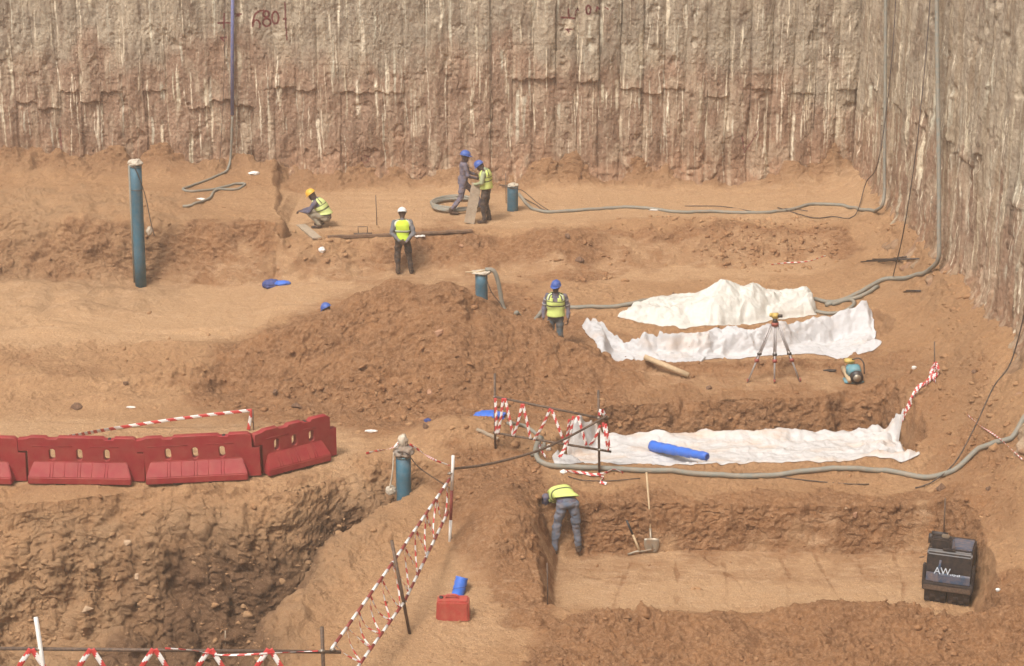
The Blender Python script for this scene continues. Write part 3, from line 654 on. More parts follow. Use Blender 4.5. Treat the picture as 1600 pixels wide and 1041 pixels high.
hose([(1290, 480), (1330, 466), (1355, 452), (1385, 438), (1420, 436), (1450, 426)], .055, 'grey hose curving from the plastic pile to the side wall and up it',
     post=[spt(1466, 405), spt(1467, 360), spt(1467, 250), spt(1465, 120), spt(1463, -60)])
hose([(1272, 470), (1300, 474), (1345, 466), (1372, 450)], .05, 'middle hose of the bundle leading out of the plastic pile')
hose([(1260, 484), (1290, 492), (1318, 489), (1334, 478), (1328, 470), (1300, 478)], .045, 'looped hose end beside the right tip of the plastic pile')
hose([(806, 492), (850, 485), (900, 483), (950, 482), (990, 476), (1020, 470), (1040, 474)], .05, 'grey hose behind the standing man leading to the plastic pile')
hose([(846, 688), (838, 700), (838, 716), (852, 728), (900, 733), (950, 735), (1000, 738), (1050, 738), (1095, 744), (1150, 747), (1200, 747), (1260, 739), (1330, 735), (1385, 738), (1430, 747), (1460, 748), (1490, 738), (1520, 715), (1555, 694), (1580, 688), (1605, 650)],
     .055, 'thickest grey hose running along the rim in front of the lowest plastic sheet', post=[spt(1640, 600, .3)])
hose([(793, 664), (820, 668), (842, 684), (850, 700), (830, 715)], .04, 'pale hose curving through the tape hung guard rail', m=m_hose)
hose([(355, 268), (335, 278), (300, 292), (286, 297), (300, 301), (340, 296), (370, 289), (383, 289), (372, 297), (345, 297), (335, 300), (328, 311), (318, 316), (300, 322), (286, 324)],
     .035, 'kinked grey hose dropped on top of the left earth block below the blue pipe', pre=[wpt(363, 182), wpt(362, 215), wpt(360, 250)])
bm = bmn(); tube(bm, [wpt(364, -60), wpt(363, 60), wpt(363, 180)], .05, 12)
o = part('hanging_pipe', bm, m_pole); tag(o, 'purple blue pipe hanging straight down the back wall', 'pipe')
c0 = G(715, 323)
bm = bmn(); q = [c0 + Vector(((.66 + .07 * math.sin(k * 2.1)) * math.cos(k), (.75 + .08 * math.cos(k * 1.7)) * math.sin(k), .05 + .014 * k / 3)) for k in np.linspace(0, 6.28 * 3, 110)]
tube(bm, q, .04, 8); tag(part('coiled_hose', bm, m_hose), 'coil of grey hose on the ground behind the two men with the plank', 'hose', 'hoses')
def cable(pts, label, r=.014, name='cable'):
    bm = bmn(); tube(bm, catmull(pts, .15), r, 6); return tag(part(name, bm, m_cable), label, 'cable', 'black cables')
cable([spt(1402, -60, .5), spt(1396, 60, .7), spt(1384, 180, .9), spt(1370, 260, 1.1), G(1352, 305) + Vector((0, 0, .35)), G(1335, 339) + Vector((0, 0, .03)), G(1300, 340) + Vector((0, 0, .03)), G(1270, 342) + Vector((0, 0, .03)), G(1215, 326) + Vector((0, 0, .03))],
      'black cable hanging in front of the corner and lying over the far platform')
cable([spt(1457, -60, .7), spt(1448, 70, .9), spt(1432, 230, 1.2), spt(1412, 360, 1.3), G(1395, 436) + Vector((0, 0, .05))], 'black cable hanging down the side wall to the curved hose')
cable([spt(1606, 470, .3), spt(1580, 565, .5), G(1550, 640) + Vector((0, 0, .5)), G(1520, 695) + Vector((0, 0, .35)), G(1490, 735) + Vector((0, 0, .14)), G(1455, 757) + Vector((0, 0, .04)), G(1430, 764) + Vector((0, 0, .02))], 'black cable coming in at the right edge down to the thick hose')
cable([G(a_, b_) + Vector((0, 0, .02)) for a_, b_ in [(1120, 743), (1195, 741), (1220, 747), (1280, 754), (1330, 758), (1358, 758)]], 'black cable lying on the ground in front of the thick hose', .012)
cable([G(a_, b_) + Vector((0, 0, .02)) for a_, b_ in [(888, 746), (910, 752), (950, 753), (1000, 749)]], 'short dark cable on the ground by the guard rail foot', .010)
cable([G(a_, b_) + Vector((0, 0, .03)) for a_, b_ in [(820, 312), (838, 322), (860, 331), (940, 327)]], 'dark cable running out from the short blue well pipe', .012)
cable([G(a_, b_) + Vector((0, 0, .02)) for a_, b_ in [(1070, 323), (1130, 324), (1190, 333), (1230, 327), (1262, 331)]], 'thin dark cable looping by the hose on the far platform', .012)
cable([wpt(352, -40, .1), wpt(350, 120, .1), wpt(345, 230, .12), wpt(341, 268, .15)], 'thin cable hanging down the back wall left of the blue pipe', .008)

# ------------------------------------------------------------------ plastic sheets
def sheet_mat(name, base, dirt):
    t = NT(name); n_ = t.noise(1.2, 5, .65, stretch=(.5, 1.6, 1)); n_b = t.noise(9, 4, .6); n_c = t.noise(26, 3, .6)
    c = t.mix(t.ramp(n_b, .35, .7), base, tuple(v * .88 for v in base[:3]) + (1,))
    c = t.mix(t.math('MULTIPLY', t.ramp(n_, .50, .68), dirt), c, (.50, .34, .22, 1))
    c = t.mix(t.math('MULTIPLY', t.ramp(n_c, .60, .74), dirt * .6), c, (.42, .26, .16, 1))
    t.bump(t.math('ADD', n_b, t.math('MULTIPLY', n_c, .4)), .018, .7)
    t.b.inputs['Subsurface Weight'].default_value = 0
    return t.done(c, .5, .3)
m_sh1 = sheet_mat('clean_plastic', (.57, .545, .49, 1), .16); m_sh2 = sheet_mat('dusty_plastic', (.51, .495, .49, 1), .42); m_sh3 = sheet_mat('soiled_plastic', (.52, .495, .475, 1), .65)
def ridged(x, y, s): return 1 - np.sqrt(fb2(x, y, s, 2) ** 2 + .006) * 1.7
def sheet(top, bot, nu, nv, hfun, m, label, seed, raise_=.02):
    """top/bot: photo outlines of the far and the near edge, laid on the ground"""
    def res(L, n):
        L = [G(a, b) for a, b in L]; d = np.array([0] + [(L[i + 1] - L[i]).length for i in range(len(L) - 1)]).cumsum(); s = np.linspace(0, d[-1], n)
        return np.stack([np.interp(s, d, [p[k] for p in L]) for k in range(2)], -1)
    T_, B_ = res(top, nu), res(bot, nu); v = np.linspace(0, 1, nv)[:, None, None]
    XY = T_[None] * (1 - v) + B_[None] * v
    U_, V_ = np.meshgrid(np.linspace(0, 1, nu), np.linspace(0, 1, nv))
    XY[..., 1] += .06 * fb2(XY[..., 0] * 2.2, V_ * 2, seed, 3) * (np.abs(V_ - .5) * 2) ** 3; XY[..., 0] += .10 * fb2(U_ * 2, XY[..., 1] * 2.5, seed + 1, 3) * (np.abs(U_ - .5) * 2) ** 6
    Z_ = np.array([[zt(XY[j, i, 0], XY[j, i, 1]) for i in range(0, nu)] for j in range(0, nv)])
    k = np.array([.25, .5, .25])
    for _ in range(5):
        Zs = np.apply_along_axis(lambda a_: np.convolve(np.pad(a_, 1, 'edge'), k, 'valid'), 0, Z_); Zs = np.apply_along_axis(lambda a_: np.convolve(np.pad(a_, 1, 'edge'), k, 'valid'), 1, Zs); Z_ = np.maximum(Z_, Zs)
    H = hfun(U_, V_, XY[..., 0], XY[..., 1]); eg = sst(0, .10, 1 - V_) * sst(0, .02, U_) * sst(0, .02, 1 - U_); H = H * (.12 + .88 * eg) - .015 * (1 - eg)
    P_ = np.concatenate([XY, (Z_ + raise_ + H)[..., None]], -1)
    me = grid_mesh('plastic_sheet', P_); o = link('plastic_sheet', me, m)
    md = o.modifiers.new('thick', 'SOLIDIFY'); md.thickness = .006; md.offset = 1
    tag(o, label, 'plastic sheet', 'white plastic sheets'); return o
def shp(x, y, s): return 1 - np.abs(fb2(x, y, s, 2)) * 1.8
def h2(U_, V_, X, Y):
    e_ = np.minimum(np.minimum(U_, 1 - U_) * 14, 1)
    w1 = ridged(X * 1.3 + .5 * Y, Y * 1.8, 71); w2 = ridged(X * 3.4 - 1.5 * Y, Y * 3 + X, 72); back = sst(.55, .1, V_)
    w3 = shp(X * 5 - 2 * Y, Y * 4 + 1.5 * X, 74)
    return np.maximum(0, .05 * w1 * (.15 + back) + .03 * w2 * (.15 + .7 * back) + .022 * w3 * (.3 + back) + .012 * shp(X * 1.6, Y * 6, 75) + .004 * shp(X * 12, Y * 10, 73)) + .16 * sst(.12, .0, U_) * (1 - V_) + .22 * sst(.84, 1., U_) * (1 - V_) + .01
sheet([(908, 512), (930, 512), (965, 527), (1000, 528), (1060, 524), (1130, 518), (1180, 520), (1215, 512), (1270, 503), (1320, 494), (1362, 484)],
      [(944, 552), (990, 562), (1060, 566), (1100, 562), (1160, 560), (1240, 556), (1290, 556), (1345, 554), (1376, 540)], 330, 110, h2, m_sh2, 'crumpled white sheet lining the middle trench behind the surveying tripod', 5)
def h3(U_, V_, X, Y):
    w1 = ridged(X * 1.0 + .6 * Y, Y * 1.9, 81); w2 = ridged(X * 2.8 - 1.2 * Y, Y * 2.6, 82)
    r_ = sst(.80, .97, U_)
    return np.maximum(0, .022 * w1 + .018 * shp(X * .9 + .3 * Y, Y * 4.2, 86) + .012 * shp(X * 1.7 - Y, Y * 5, 85) + .004 * shp(X * 11, Y * 10, 83)) + .005 + r_ * (.04 + .14 * np.clip(shp(X * 2.6, Y * 2.6, 84), 0, 1)) + .16 * sst(.16, 0, V_) * (.6 + .4 * np.clip(w1, 0, 1))
sheet([(884, 688), (930, 686), (1000, 687), (1100, 686), (1200, 685), (1290, 683), (1330, 683), (1360, 682), (1390, 682), (1402, 688)],
      [(868, 728), (920, 724), (1000, 726), (1100, 725), (1200, 725), (1290, 722), (1360, 716), (1405, 722), (1428, 712)], 330, 100, h3, m_sh3, 'muddy white sheet spread in the lowest trench under the blue roll', 6)
def h1(U_, V_, X, Y):
    prof = np.interp(U_, [0, .05, .16, .26, .34, .42, .47, .52, .57, .63, .70, .78, .90, .96, 1], [.04, .20, .42, .34, .36, .66, .84, .82, .66, .70, .48, .42, .46, .36, .04])
    arch = np.sin(np.pi * np.clip(V_ * .92 + .10, 0, 1)) ** .7
    wx_ = X + .25 * fb2(X * 1.5, Y * 1.5, 95); w = ridged(wx_ * .9 + Y * .6, Y * 1.0, 91); w2 = ridged(wx_ * 2.0 - Y * 1.5, Y * 1.8, 92); w3 = ridged(X * 5, Y * 5, 94)
    return np.maximum(0, (prof * arch) * (.86 + .25 * fb2(X * .9, Y * 1.2, 98, 2)) + (.05 * (w2 - .3) + .006 * w3 + .022 * shp(X * 2.4 + 1.5 * Y, Y * 2 - X, 96) + .004 * shp(X * 11, Y * 10, 97)) * (.3 + arch) )
sheet([(985, 480), (1040, 472), (1100, 470), (1160, 468), (1220, 468), (1262, 470), (1276, 478)],
      [(968, 498), (1010, 506), (1060, 510), (1120, 509), (1180, 506), (1230, 499), (1282, 492)], 300, 130, h1, m_sh1, 'heaped cleanest white plastic lying bunched on the ground farthest back', 7)

# ------------------------------------------------------------------ red plastic barriers
def barrier(P0, P1, label):
    d = P1 - P0; L = d.length; rz = math.atan2(d.y, d.x)
    e = empty('road_barrier', (P0 + P1) / 2, rz); e.rotation_euler = Euler((0, -math.asin(max(-1, min(1, d.z / L))), rz)); tag(e, label, 'barrier', 'red plastic road barriers')
    h = L / 2; H = .93
    cu = bpy.data.curves.new('outline', 'CURVE'); cu.dimensions = '2D'; cu.fill_mode = 'BOTH'; cu.extrude = .062; cu.bevel_depth = .012; cu.bevel_resolution = 1
    def spl(pts):
        s = cu.splines.new('POLY'); s.points.add(len(pts) - 1)
        for p, q in zip(s.points, pts): p.co = (q[0], q[1], 0, 1)
        s.use_cyclic_u = True
    g = .006
    spl([(-h + g + .17, .05), (h + .135, .05), (h + .135, .62), (h - g, .62), (h - g, H - .05), (h - .08, H), (h - .42, H), (h - .45, H - .04), (h - .62, H - .04), (h - .66, H), (-h + .78, H), (-h + .74, H - .04), (-h + .56, H - .04), (-h + .52, H), (-h + .24, H), (-h + .17, H - .03), (-h + g, H - .05), (-h + g, .66), (-h + .17 + g, .66)])
    for k in (-1, 0, 1):
        cx = .05 + k * .52 * L / 2.25 - .02; spl([(cx + .072 * math.cos(a_), .585 + (.072 * math.sin(a_)) + (.055 if math.sin(a_) > 0 else -.055)) for a_ in np.linspace(0, 2 * math.pi, 17)[:-1]])
    co_ = bpy.data.objects.new('tmp', cu); COL.objects.link(co_); bpy.context.view_layer.update()
    me = bpy.data.meshes.new_from_object(co_.evaluated_get(bpy.context.evaluated_depsgraph_get())); bpy.data.objects.remove(co_)
    me.materials.clear(); me.name = 'panel'; me.transform(Matrix.Rotation(math.pi / 2, 4, 'X')); link('panel', me, m_bar, e)
    bm = bmn(); xa, xb = -h + .19, h - .10
    prof = [(.03, .26, 0), (.17, .26, 0), (.44, .080, .10), (.445, .07, .10)]
    rings = []
    for z_, y_, i_ in prof: rings.append([bm.verts.new((x_, yy, z_)) for x_, yy in ((xa + i_, -y_), (xb - i_, -y_), (xb - i_, y_), (xa + i_, y_))])
    for a_, b_ in zip(rings[:-1], rings[1:]):
        for k in range(4): bm.faces.new((a_[k], a_[(k + 1) % 4], b_[(k + 1) % 4], b_[k]))
    bm.faces.new(rings[0]); bm.faces.new(rings[-1]); bmesh.ops.bevel(bm, geom=bm.edges[:], offset=.015, segments=2, affect='EDGES')
    b = part('base', bm, m_bar, e, False)
    for sx in (-.32, .36):
        bm = bmn(); tube(bm, [(sx * L / 2.25 * 1.0, -.256, .045), (sx * L / 2.25, .256, .045)], .05, 12)
        for v in bm.verts: v.co.x = (v.co.x - sx * L / 2.25) * 2.1 + sx * L / 2.25
        part('fork_slot', bm, m_dark, b)
    for k in (-1, 0, 1):
        cx = .03 + k * .52 * L / 2.25
        for dx in (-.028, .028):
            bm = bmn(); tube(bm, [(cx + dx, -.256, .18), (cx + dx, -.095, .42)], .006, 5); part('rib', bm, m_bar, b)
        for dx in (.25,):
            if k > 0: continue
            bm = bmn(); tube(bm, [(cx + dx, -.256, .18), (cx + dx, -.095, .42)], .005, 5); part('rib', bm, m_bar, b)
    for s0, s1 in ((-h + .25, -.1), (.25, h - .35)): bm = bmn(); tube(bm, [(s0, -.076, .76), (s1, -.076, .755)], .006, 5); part('seam', bm, m_bar, e)
    bm = bmn(); tube(bm, [(h - .535, -.055, H - .05), (h - .535, .06, H - .05)], .03, 8)
    for v in bm.verts: v.co.x = (v.co.x - h + .535) * 1.6 + h - .535
    part('fill_cap', bm, m_dark, e)
    return e
from mathutils import Euler
bl = [G(-156, 752), G(30, 757), G(214, 758), G(396, 749), G(513, 719)]
bn = ['red plastic barrier cut off by the left edge of the picture', 'red barrier second from the left in the row above the deep pit', 'red barrier in the middle right of the row joined to the tilted one', 'red barrier at the right end of the row turned away and tilted up']
for k in range(4):
    p, q = Vector(bl[k]), Vector(bl[k + 1])
    z_ = [max(zt(p.x + (q.x - p.x) * t, p.y + (q.y - p.y) * t) for t in (0, .1)), max(zt(p.x + (q.x - p.x) * t, p.y + (q.y - p.y) * t) for t in (.9, 1))]
    p.z, q.z = z_[0] - .0, z_[1]; p.y += .15; q.y += .15; barrier(p, q, bn[k])

# ------------------------------------------------------------------ tapes
def ribbon(bm, pts, wdt, seg=.13, up=Vector((0, 0, 1)), twist=0.0, skew=.4, wv=.0):
    q = catmull(pts, .03) if len(pts) > 2 else [Vector(pts[0]).lerp(Vector(pts[1]), k / 40) for k in range(41)]
    s = 0; prev = None; side = None
    for i, p in enumerate(q):
        d = (q[min(i + 1, len(q) - 1)] - q[max(i - 1, 0)]).normalized()
        u = (up - d * up.dot(d));  u = u.normalized() if u.length > 1e-3 else frame(d)[0]
        v = d.cross(u); a_ = twist * s + wv * math.sin(s * 5 + len(q)); u2 = u * math.cos(a_) + v * math.sin(a_)
        if i: s += (p - q[i - 1]).length
        row = [bm.verts.new(p + u2 * wdt * (k / 3 - .5) + v * .004) for k in range(4)]
        if prev:
            for k in range(3):
                f_ = bm.faces.new((prev[k], prev[k + 1], row[k + 1], row[k])); f_.material_index = int((s + skew * wdt * (k - 1)) / seg) % 2
        prev = row
def tape_obj(strips, label, wdt=.07, seg=.12, **kw):
    bm = bmn()
    for st in strips: ribbon(bm, st, wdt, seg, **kw)
    o = part('warning_tape', bm, [m_tred, m_twh]); md = o.modifiers.new('thick', 'SOLIDIFY'); md.thickness = .003
    return tag(o, label, 'warning tape', 'red and white warning tape')
def striped_tube(bm, a, b, r, seg=.2, n=10, ph=0):
    a, b = Vector(a), Vector(b); L = (b - a).length; k = int(L / seg) + 1
    for i in range(k): tube(bm, [a.lerp(b, i * seg / L), a.lerp(b, min(1, (i + 1) * seg / L))], r, n, mi=(i + ph) % 2)
def clamp(parent, p, s=.05):
    bm = bmn(); bbox(bm, p, (s * 1.6, s * 1.6, s * 1.3), bev=.01); tube(bm, [Vector(p) + Vector((-s * 1.3, 0, 0)), Vector(p) + Vector((s * 1.3, 0, 0))], s * .35, 8); return part('clamp', bm, m_clamp, parent)
def rod(name, p0, p1, r, m, parent=None, n=10):
    bm = bmn(); tube(bm, [p0, p1], r, n); return part(name, bm, m, parent)
# guard rail behind the bent worker
f0 = G(774, 700); f1 = G(937, 741); e = empty('guard_rail'); tag(e, 'rusty scaffold tube guard rail hung with tape beside the lowest plastic sheet', 'guard rail')
t0 = at(773, 584, f0.y); t1 = at(935, 610, f1.y)
rod('post', f0 - Vector((0, 0, .3)), t0, .026, m_steel, e); rod('post', f1 - Vector((0, 0, .3)), t1, .026, m_steel, e)
ra = at(773, 620, f0.y - .05); rb = at(950, 656, f1.y - .06); rod('top_rail', ra, rb, .024, m_steel, e)
la = at(770, 676, f0.y - .05); lb = at(955, 706, f1.y - .06); rod('lower_rail', la, lb, .024, m_steel, e)
for p in (at(774, 620, f0.y - .03), at(775, 678, f0.y - .03), at(936, 653, f1.y - .03), at(937, 703, f1.y - .03), at(948, 652, f1.y - .1)): clamp(e, p, .035)
P1 = G(703, 845); pp1 = at(706, 733, P1.y)
rodm = [pp1, at(760, 726, P1.y + (f1.y - P1.y) * .25), at(830, 708, P1.y + (f1.y - P1.y) * .5), at(880, 687, P1.y + (f1.y - P1.y) * .75), at(918, 667, f1.y - .16), at(948, 650, f1.y - .14)]
bm = bmn(); tube(bm, catmull(rodm, .1), .025, 10); part('bent_brace', bm, m_steel, e)
def onl(a, b, t): return Vector(a).lerp(Vector(b), t)
zig = []; tops = [.03, .145, .26, .40, .50, .63, .72, .87, .97]
q = [(774, 622, 775, 678), (786, 622, 778, 678), (789, 622, 802, 682), (816, 631, 802, 682), (817, 631, 829, 686), (860, 638, 834, 688), (862, 640, 882, 692), (896, 650, 886, 694), (903, 650, 916, 696), (938, 664, 922, 696), (942, 660, 950, 704), (946, 662, 952, 700)]
strips = []
for a_, b_, c_, d_ in q:
    ty = (a_ - 773) / 165; by = (c_ - 773) / 165; Ya = f0.y + (f1.y - f0.y) * ty - .09; Yb = f0.y + (f1.y - f0.y) * by - .09
    p0_, p1_ = at(a_, b_, Ya), at(c_, d_, Yb); strips.append([p0_, p0_.lerp(p1_, .5) + Vector((.01, -.03, -.02)), p1_])
tape_obj(strips, 'zigzag warning tape strung between the two tubes of the guard rail', .055, .10, up=Vector((1, 0, 0)))
strips = [[at(890, 655, f1.y), at(884, 695, f1.y), at(874, 715, f1.y)], [at(936, 650, f1.y - .1), at(940, 640, f1.y - .12), at(945, 650, f1.y - .1)]]
tape_obj(strips[:1], 'loose tape end trailing from the lower tube of the guard rail', .07, .08, up=Vector((1, 0, 0)), wv=.6)
tape_obj(strips[1:], 'tape knot wrapped at the upper right corner of the guard rail', .07, .08, up=Vector((1, 0, 0)), wv=.6)
tape_obj([[G(a_, b_) + Vector((0, 0, .03 + .03 * (i % 2))) for i, (a_, b_) in enumerate([(884, 738), (898, 742), (912, 741), (926, 746), (944, 742), (958, 738), (974, 741)])],
          [G(936, 746) + Vector((0, 0, .03)), G(944, 750) + Vector((0, 0, .05)), G(938, 755) + Vector((0, 0, .03)), G(948, 758) + Vector((0, 0, .03))]], 'crumpled tape lying on the ground at the guard rail foot', .06, .09, wv=.8)
# painted fence down the bank
e = empty('tube_fence'); tag(e, 'red and white painted tube fence running diagonally down the bank', 'fence')
P2_ = G(643, 990); T1 = at(708, 712, P1.y); T2 = at(612, 845, P2_.y)
m_rw = [m_redp, m_whp]
bm = bmn(); hgt = T1 - P1
for i, (a_, b_, mi_) in enumerate([(-.08, .25, 1), (.25, .60, 0), (.60, 1.0, 1)]): tube(bm, [P1 + hgt * a_, P1 + hgt * b_], .03, 12, mi=mi_)
part('painted_post', bm, m_rw, e)
rod('steel_post', P2_ - Vector((0, 0, .2)), T2, .03, m_steel, e)
Y3 = P2_.y - (P1.y - P2_.y) * .72
r1 = at(703, 748, P1.y + .02); r2 = at(613, 880, P2_.y + .05); r3 = at(518, 1014, Y3)
bm = bmn(); striped_tube(bm, r1, r2, .027, .21); L12 = (r2 - r1).length; striped_tube(bm, r2, r3, .027, .21, ph=int(L12 / .21) % 2 + 1); part('top_rail', bm, m_rw, e)
l1 = at(700, 800, P1.y + .02); l2 = at(632, 940, P2_.y + .05); l3 = at(552, 1052, Y3); l4 = l2 + (l3 - l2) * 1.25
bm = bmn(); striped_tube(bm, l1, l2, .027, .21); striped_tube(bm, l2, l4, .027, .21, ph=1); part('lower_rail', bm, m_rw, e)
for p in (r1, r2, l2, at(703, 740, P1.y - .03)): clamp(e, p, .035)
strips = []
for k in range(10):
    ta = (k + .25) / 10.5; tb = (k + .75) / 10.5; ctop = lambda t: (r1.lerp(r2, t / .5) if t < .5 else r2.lerp(r3, (t - .5) / .5)); cbot = lambda t: (l1.lerp(l2, t / .5) if t < .5 else l2.lerp(l3, (t - .5) / .5))
    strips.append([ctop(ta), ctop(ta).lerp(cbot(tb), .5) + Vector((rng.uniform(-.05, .06), 0, rng.uniform(-.09, 0))), cbot(tb)]); strips.append([cbot(tb), cbot(tb).lerp(ctop(ta + 1 / 10.5), .5) + Vector((rng.uniform(-.06, .05), 0, rng.uniform(-.10, 0))), ctop(ta + 1 / 10.5)])
tape_obj(strips, 'narrow twisted tape laced between the diagonal red and white rails', .030, .10, twist=4.0)
# fence along the bottom edge
e = empty('tube_fence'); tag(e, 'dark horizontal tube fence with a white post along the bottom edge', 'fence')
yb = 33.2; zf = G(540, 1035)
yb = r3.y + .05
A0, A1 = at(-40, 1013, yb), at(533, 1019, yb); rod('top_rail', A0, A1, .03, m_steel, e)
z3 = zt(at(502, 1041, yb).x, yb)
T = at(503, 980, yb - .05); rod('steel_post', Vector((T.x, T.y, min(z3, T.z - 1.2) - .1)), T, .032, m_steel, e)
T = at(56, 965, yb - .05); B_ = T + Vector((.14, 0, -2.2)); rod('white_post', B_, T, .036, m_whp, e)
for p in (at(61, 1014, yb - .05), at(503, 1017, yb - .08), at(520, 1015, yb - .03)): clamp(e, p, .04)
strips = []
for x0 in (48, 142, 240, 328, 420):
    a0_ = at(x0, 1014, yb - .04)
    strips.append([a0_, a0_ + Vector((-.20, -.02, -.30)), a0_ + Vector((-.42, 0, -.75))]); strips.append([a0_ + Vector((.02, 0, 0)), a0_ + Vector((.19, -.02, -.3)), a0_ + Vector((.42, 0, -.75))])
tape_obj(strips, 'tape hanging in inverted V shapes from the bottom edge fence', .085, .14, up=Vector((1, 0, 0)))
tape_obj([[at(258, 1013, yb - .05), at(300, 1016, yb - .06), at(345, 1023, yb - .06), at(400, 1022, yb - .06), at(497, 1017, yb - .05)]], 'slack tape strung along the right half of the bottom edge tube', .035, .12, twist=2)
# the other tapes
p0 = G(396, 672); rod_ = rod('stake', p0 - Vector((0, 0, .1)), at(395, 640, p0.y), .014, m_steel); tag(rod_, 'low stake behind the barriers holding the end of a tape', 'stake', 'steel stakes')
tp = at(394, 641, p0.y); pa = at(98, 684, bl[2].y + .3)
tape_obj([[pa, at(175, 670, p0.y - .1 + .0), at(260, 657, p0.y), at(330, 648, p0.y), tp], [tp, at(391, 655, p0.y - .02), at(388, 672, p0.y - .02)]], 'long tape stretched behind the red barriers', .07, .17)
p0 = G(1461, 588); st = rod('stake', p0 - Vector((0, 0, .1)), at(1460, 534, p0.y), .014, m_steel); tag(st, 'thin black stake with bunched tape on the right slope', 'stake', 'steel stakes')
tp = at(1461, 566, p0.y)
tape_obj([[tp, at(1455, 580, p0.y - .1), G(1462, 600) + Vector((0, 0, .03))], [tp, at(1466, 582, p0.y - .1), G(1448, 600) + Vector((0, 0, .05))], [tp, at(1450, 596, p0.y - .2), G(1436, 610) + Vector((0, 0, .08)), G(1424, 630) + Vector((0, 0, .08)), G(1412, 655) + Vector((0, 0, .06))],
          [at(1462, 570, p0.y), G(1450, 604) + Vector((0, 0, .1)), G(1434, 618) + Vector((0, 0, .12)), G(1420, 640) + Vector((0, 0, .1)), G(1409, 662) + Vector((0, 0, .06))]], 'bunched tape draped from the stake down the right slope', .09, .07, wv=.9)
tape_obj([[G(1512, 652) + Vector((0, 0, .05)), G(1530, 668) + Vector((0, 0, .06)), G(1560, 695) + Vector((0, 0, .14)), G(1598, 722) + Vector((0, 0, .05))]], 'thin tape lying down the slope at the right edge', .03, .06, twist=2)
q1 = at(603, 704, G(603, 712).y)
tape_obj([[G(572, 712) + Vector((0, 0, .05)), G(590, 708) + Vector((0, 0, .05)), at(612, 700, pb.y), at(622, 692, pb.y - .15)], [at(640, 694, pb.y - .15), at(660, 707, pb.y - .1), at(680, 719, P1.y + .3), at(704, 728, P1.y)]], 'tape tied round the largest well pipe and across to the painted post', .045, .13, twist=1.5)
tape_obj([[G(1205, 415) + Vector((0, 0, .03)), G(1230, 413) + Vector((0, 0, .04)), G(1262, 410) + Vector((0, 0, .03)), G(1290, 401) + Vector((0, 0, .03))]], 'faded tape lying at the foot of the rubble strip far back', .028, .09, wv=.5)
tape_obj([[G(848, 700) + Vector((0, 0, .05)), G(842, 712) + Vector((0, 0, .2)), G(853, 722) + Vector((0, 0, .1))]], 'small tape scrap beside the bend of the thick hose', .05, .08)
# ------------------------------------------------------------------ people
V3 = lambda *a: Vector(a)
def capsule(bm, p0, p1, r0, r1, n=14):
    p0, p1 = Vector(p0), Vector(p1); d = p1 - p0; L = d.length
    if L < 1e-5: d = Vector((0, 0, 1))
    d = d.normalized(); u, v = frame(d); rings = []
    for k in range(5): a = math.pi / 2 * k / 5; rings.append((p0 - d * r0 * math.cos(a), r0 * math.sin(a)))
    rings.append((p0, r0)); rings.append((p1, r1))
    for k in range(1, 6): a = math.pi / 2 * k / 5; rings.append((p1 + d * r1 * math.sin(a), r1 * math.cos(a)))
    loop_closed(bm, [[c + (u * math.cos(2 * math.pi * j / n) + v * math.sin(2 * math.pi * j / n)) * max(q, 1e-4) for j in range(n)] for c, q in rings])
def loop_closed(bm, R):
    vs = [[bm.verts.new(p) for p in ring] for ring in R]; n = len(vs[0])
    for a, b in zip(vs[:-1], vs[1:]):
        for k in range(n): bm.faces.new((a[k], a[(k + 1) % n], b[(k + 1) % n], b[k]))
    bm.faces.new(vs[0][::-1]); bm.faces.new(vs[-1])
def ering(c, x, y, rx, ry, n=20, sq=.85):
    out = []
    for k in range(n):
        a = 2 * math.pi * k / n; ca, sa = math.cos(a), math.sin(a)
        out.append(Vector(c) + x * rx * math.copysign(abs(ca) ** sq, ca) + y * ry * math.copysign(abs(sa) ** sq, sa))
    return out
def fuse(name, build, m, parent, vox=.011, sm=3, wr=0, seed=0):
    bm = bmn(); build(bm); bmesh.ops.recalc_face_normals(bm, faces=bm.faces); me = bpy.data.meshes.new('t'); bm.to_mesh(me); bm.free()
    o = bpy.data.objects.new('t', me); COL.objects.link(o)
    md = o.modifiers.new('r', 'REMESH'); md.mode = 'VOXEL'; md.voxel_size = vox
    if sm: s_ = o.modifiers.new('s', 'SMOOTH'); s_.iterations = sm; s_.factor = .5
    bpy.context.view_layer.update(); nm = bpy.data.meshes.new_from_object(o.evaluated_get(bpy.context.evaluated_depsgraph_get()))
    bpy.data.objects.remove(o); nm.name = name
    if wr:
        n_ = len(nm.vertices); co_ = np.empty(n_ * 3, np.float32); nm.vertices.foreach_get('co', co_); co_ = co_.reshape(-1, 3); no_ = np.empty(n_ * 3, np.float32); nm.vertex_normals.foreach_get('vector', no_); no_ = no_.reshape(-1, 3)
        dn = fb3(co_[:, 0] * 7 + seed, co_[:, 1] * 7, co_[:, 2] * 11, 3) - .6 * np.abs(fb3(co_[:, 0] * 12 + seed, co_[:, 1] * 12, co_[:, 2] * 20, 2))
        nm.vertices.foreach_set('co', (co_ + no_ * (dn * wr)[:, None]).reshape(-1).astype(np.float32))
    nm.polygons.foreach_set('use_smooth', np.ones(len(nm.polygons), bool)); nm.materials.clear(); nm.update()
    return link(name, nm, m, parent)
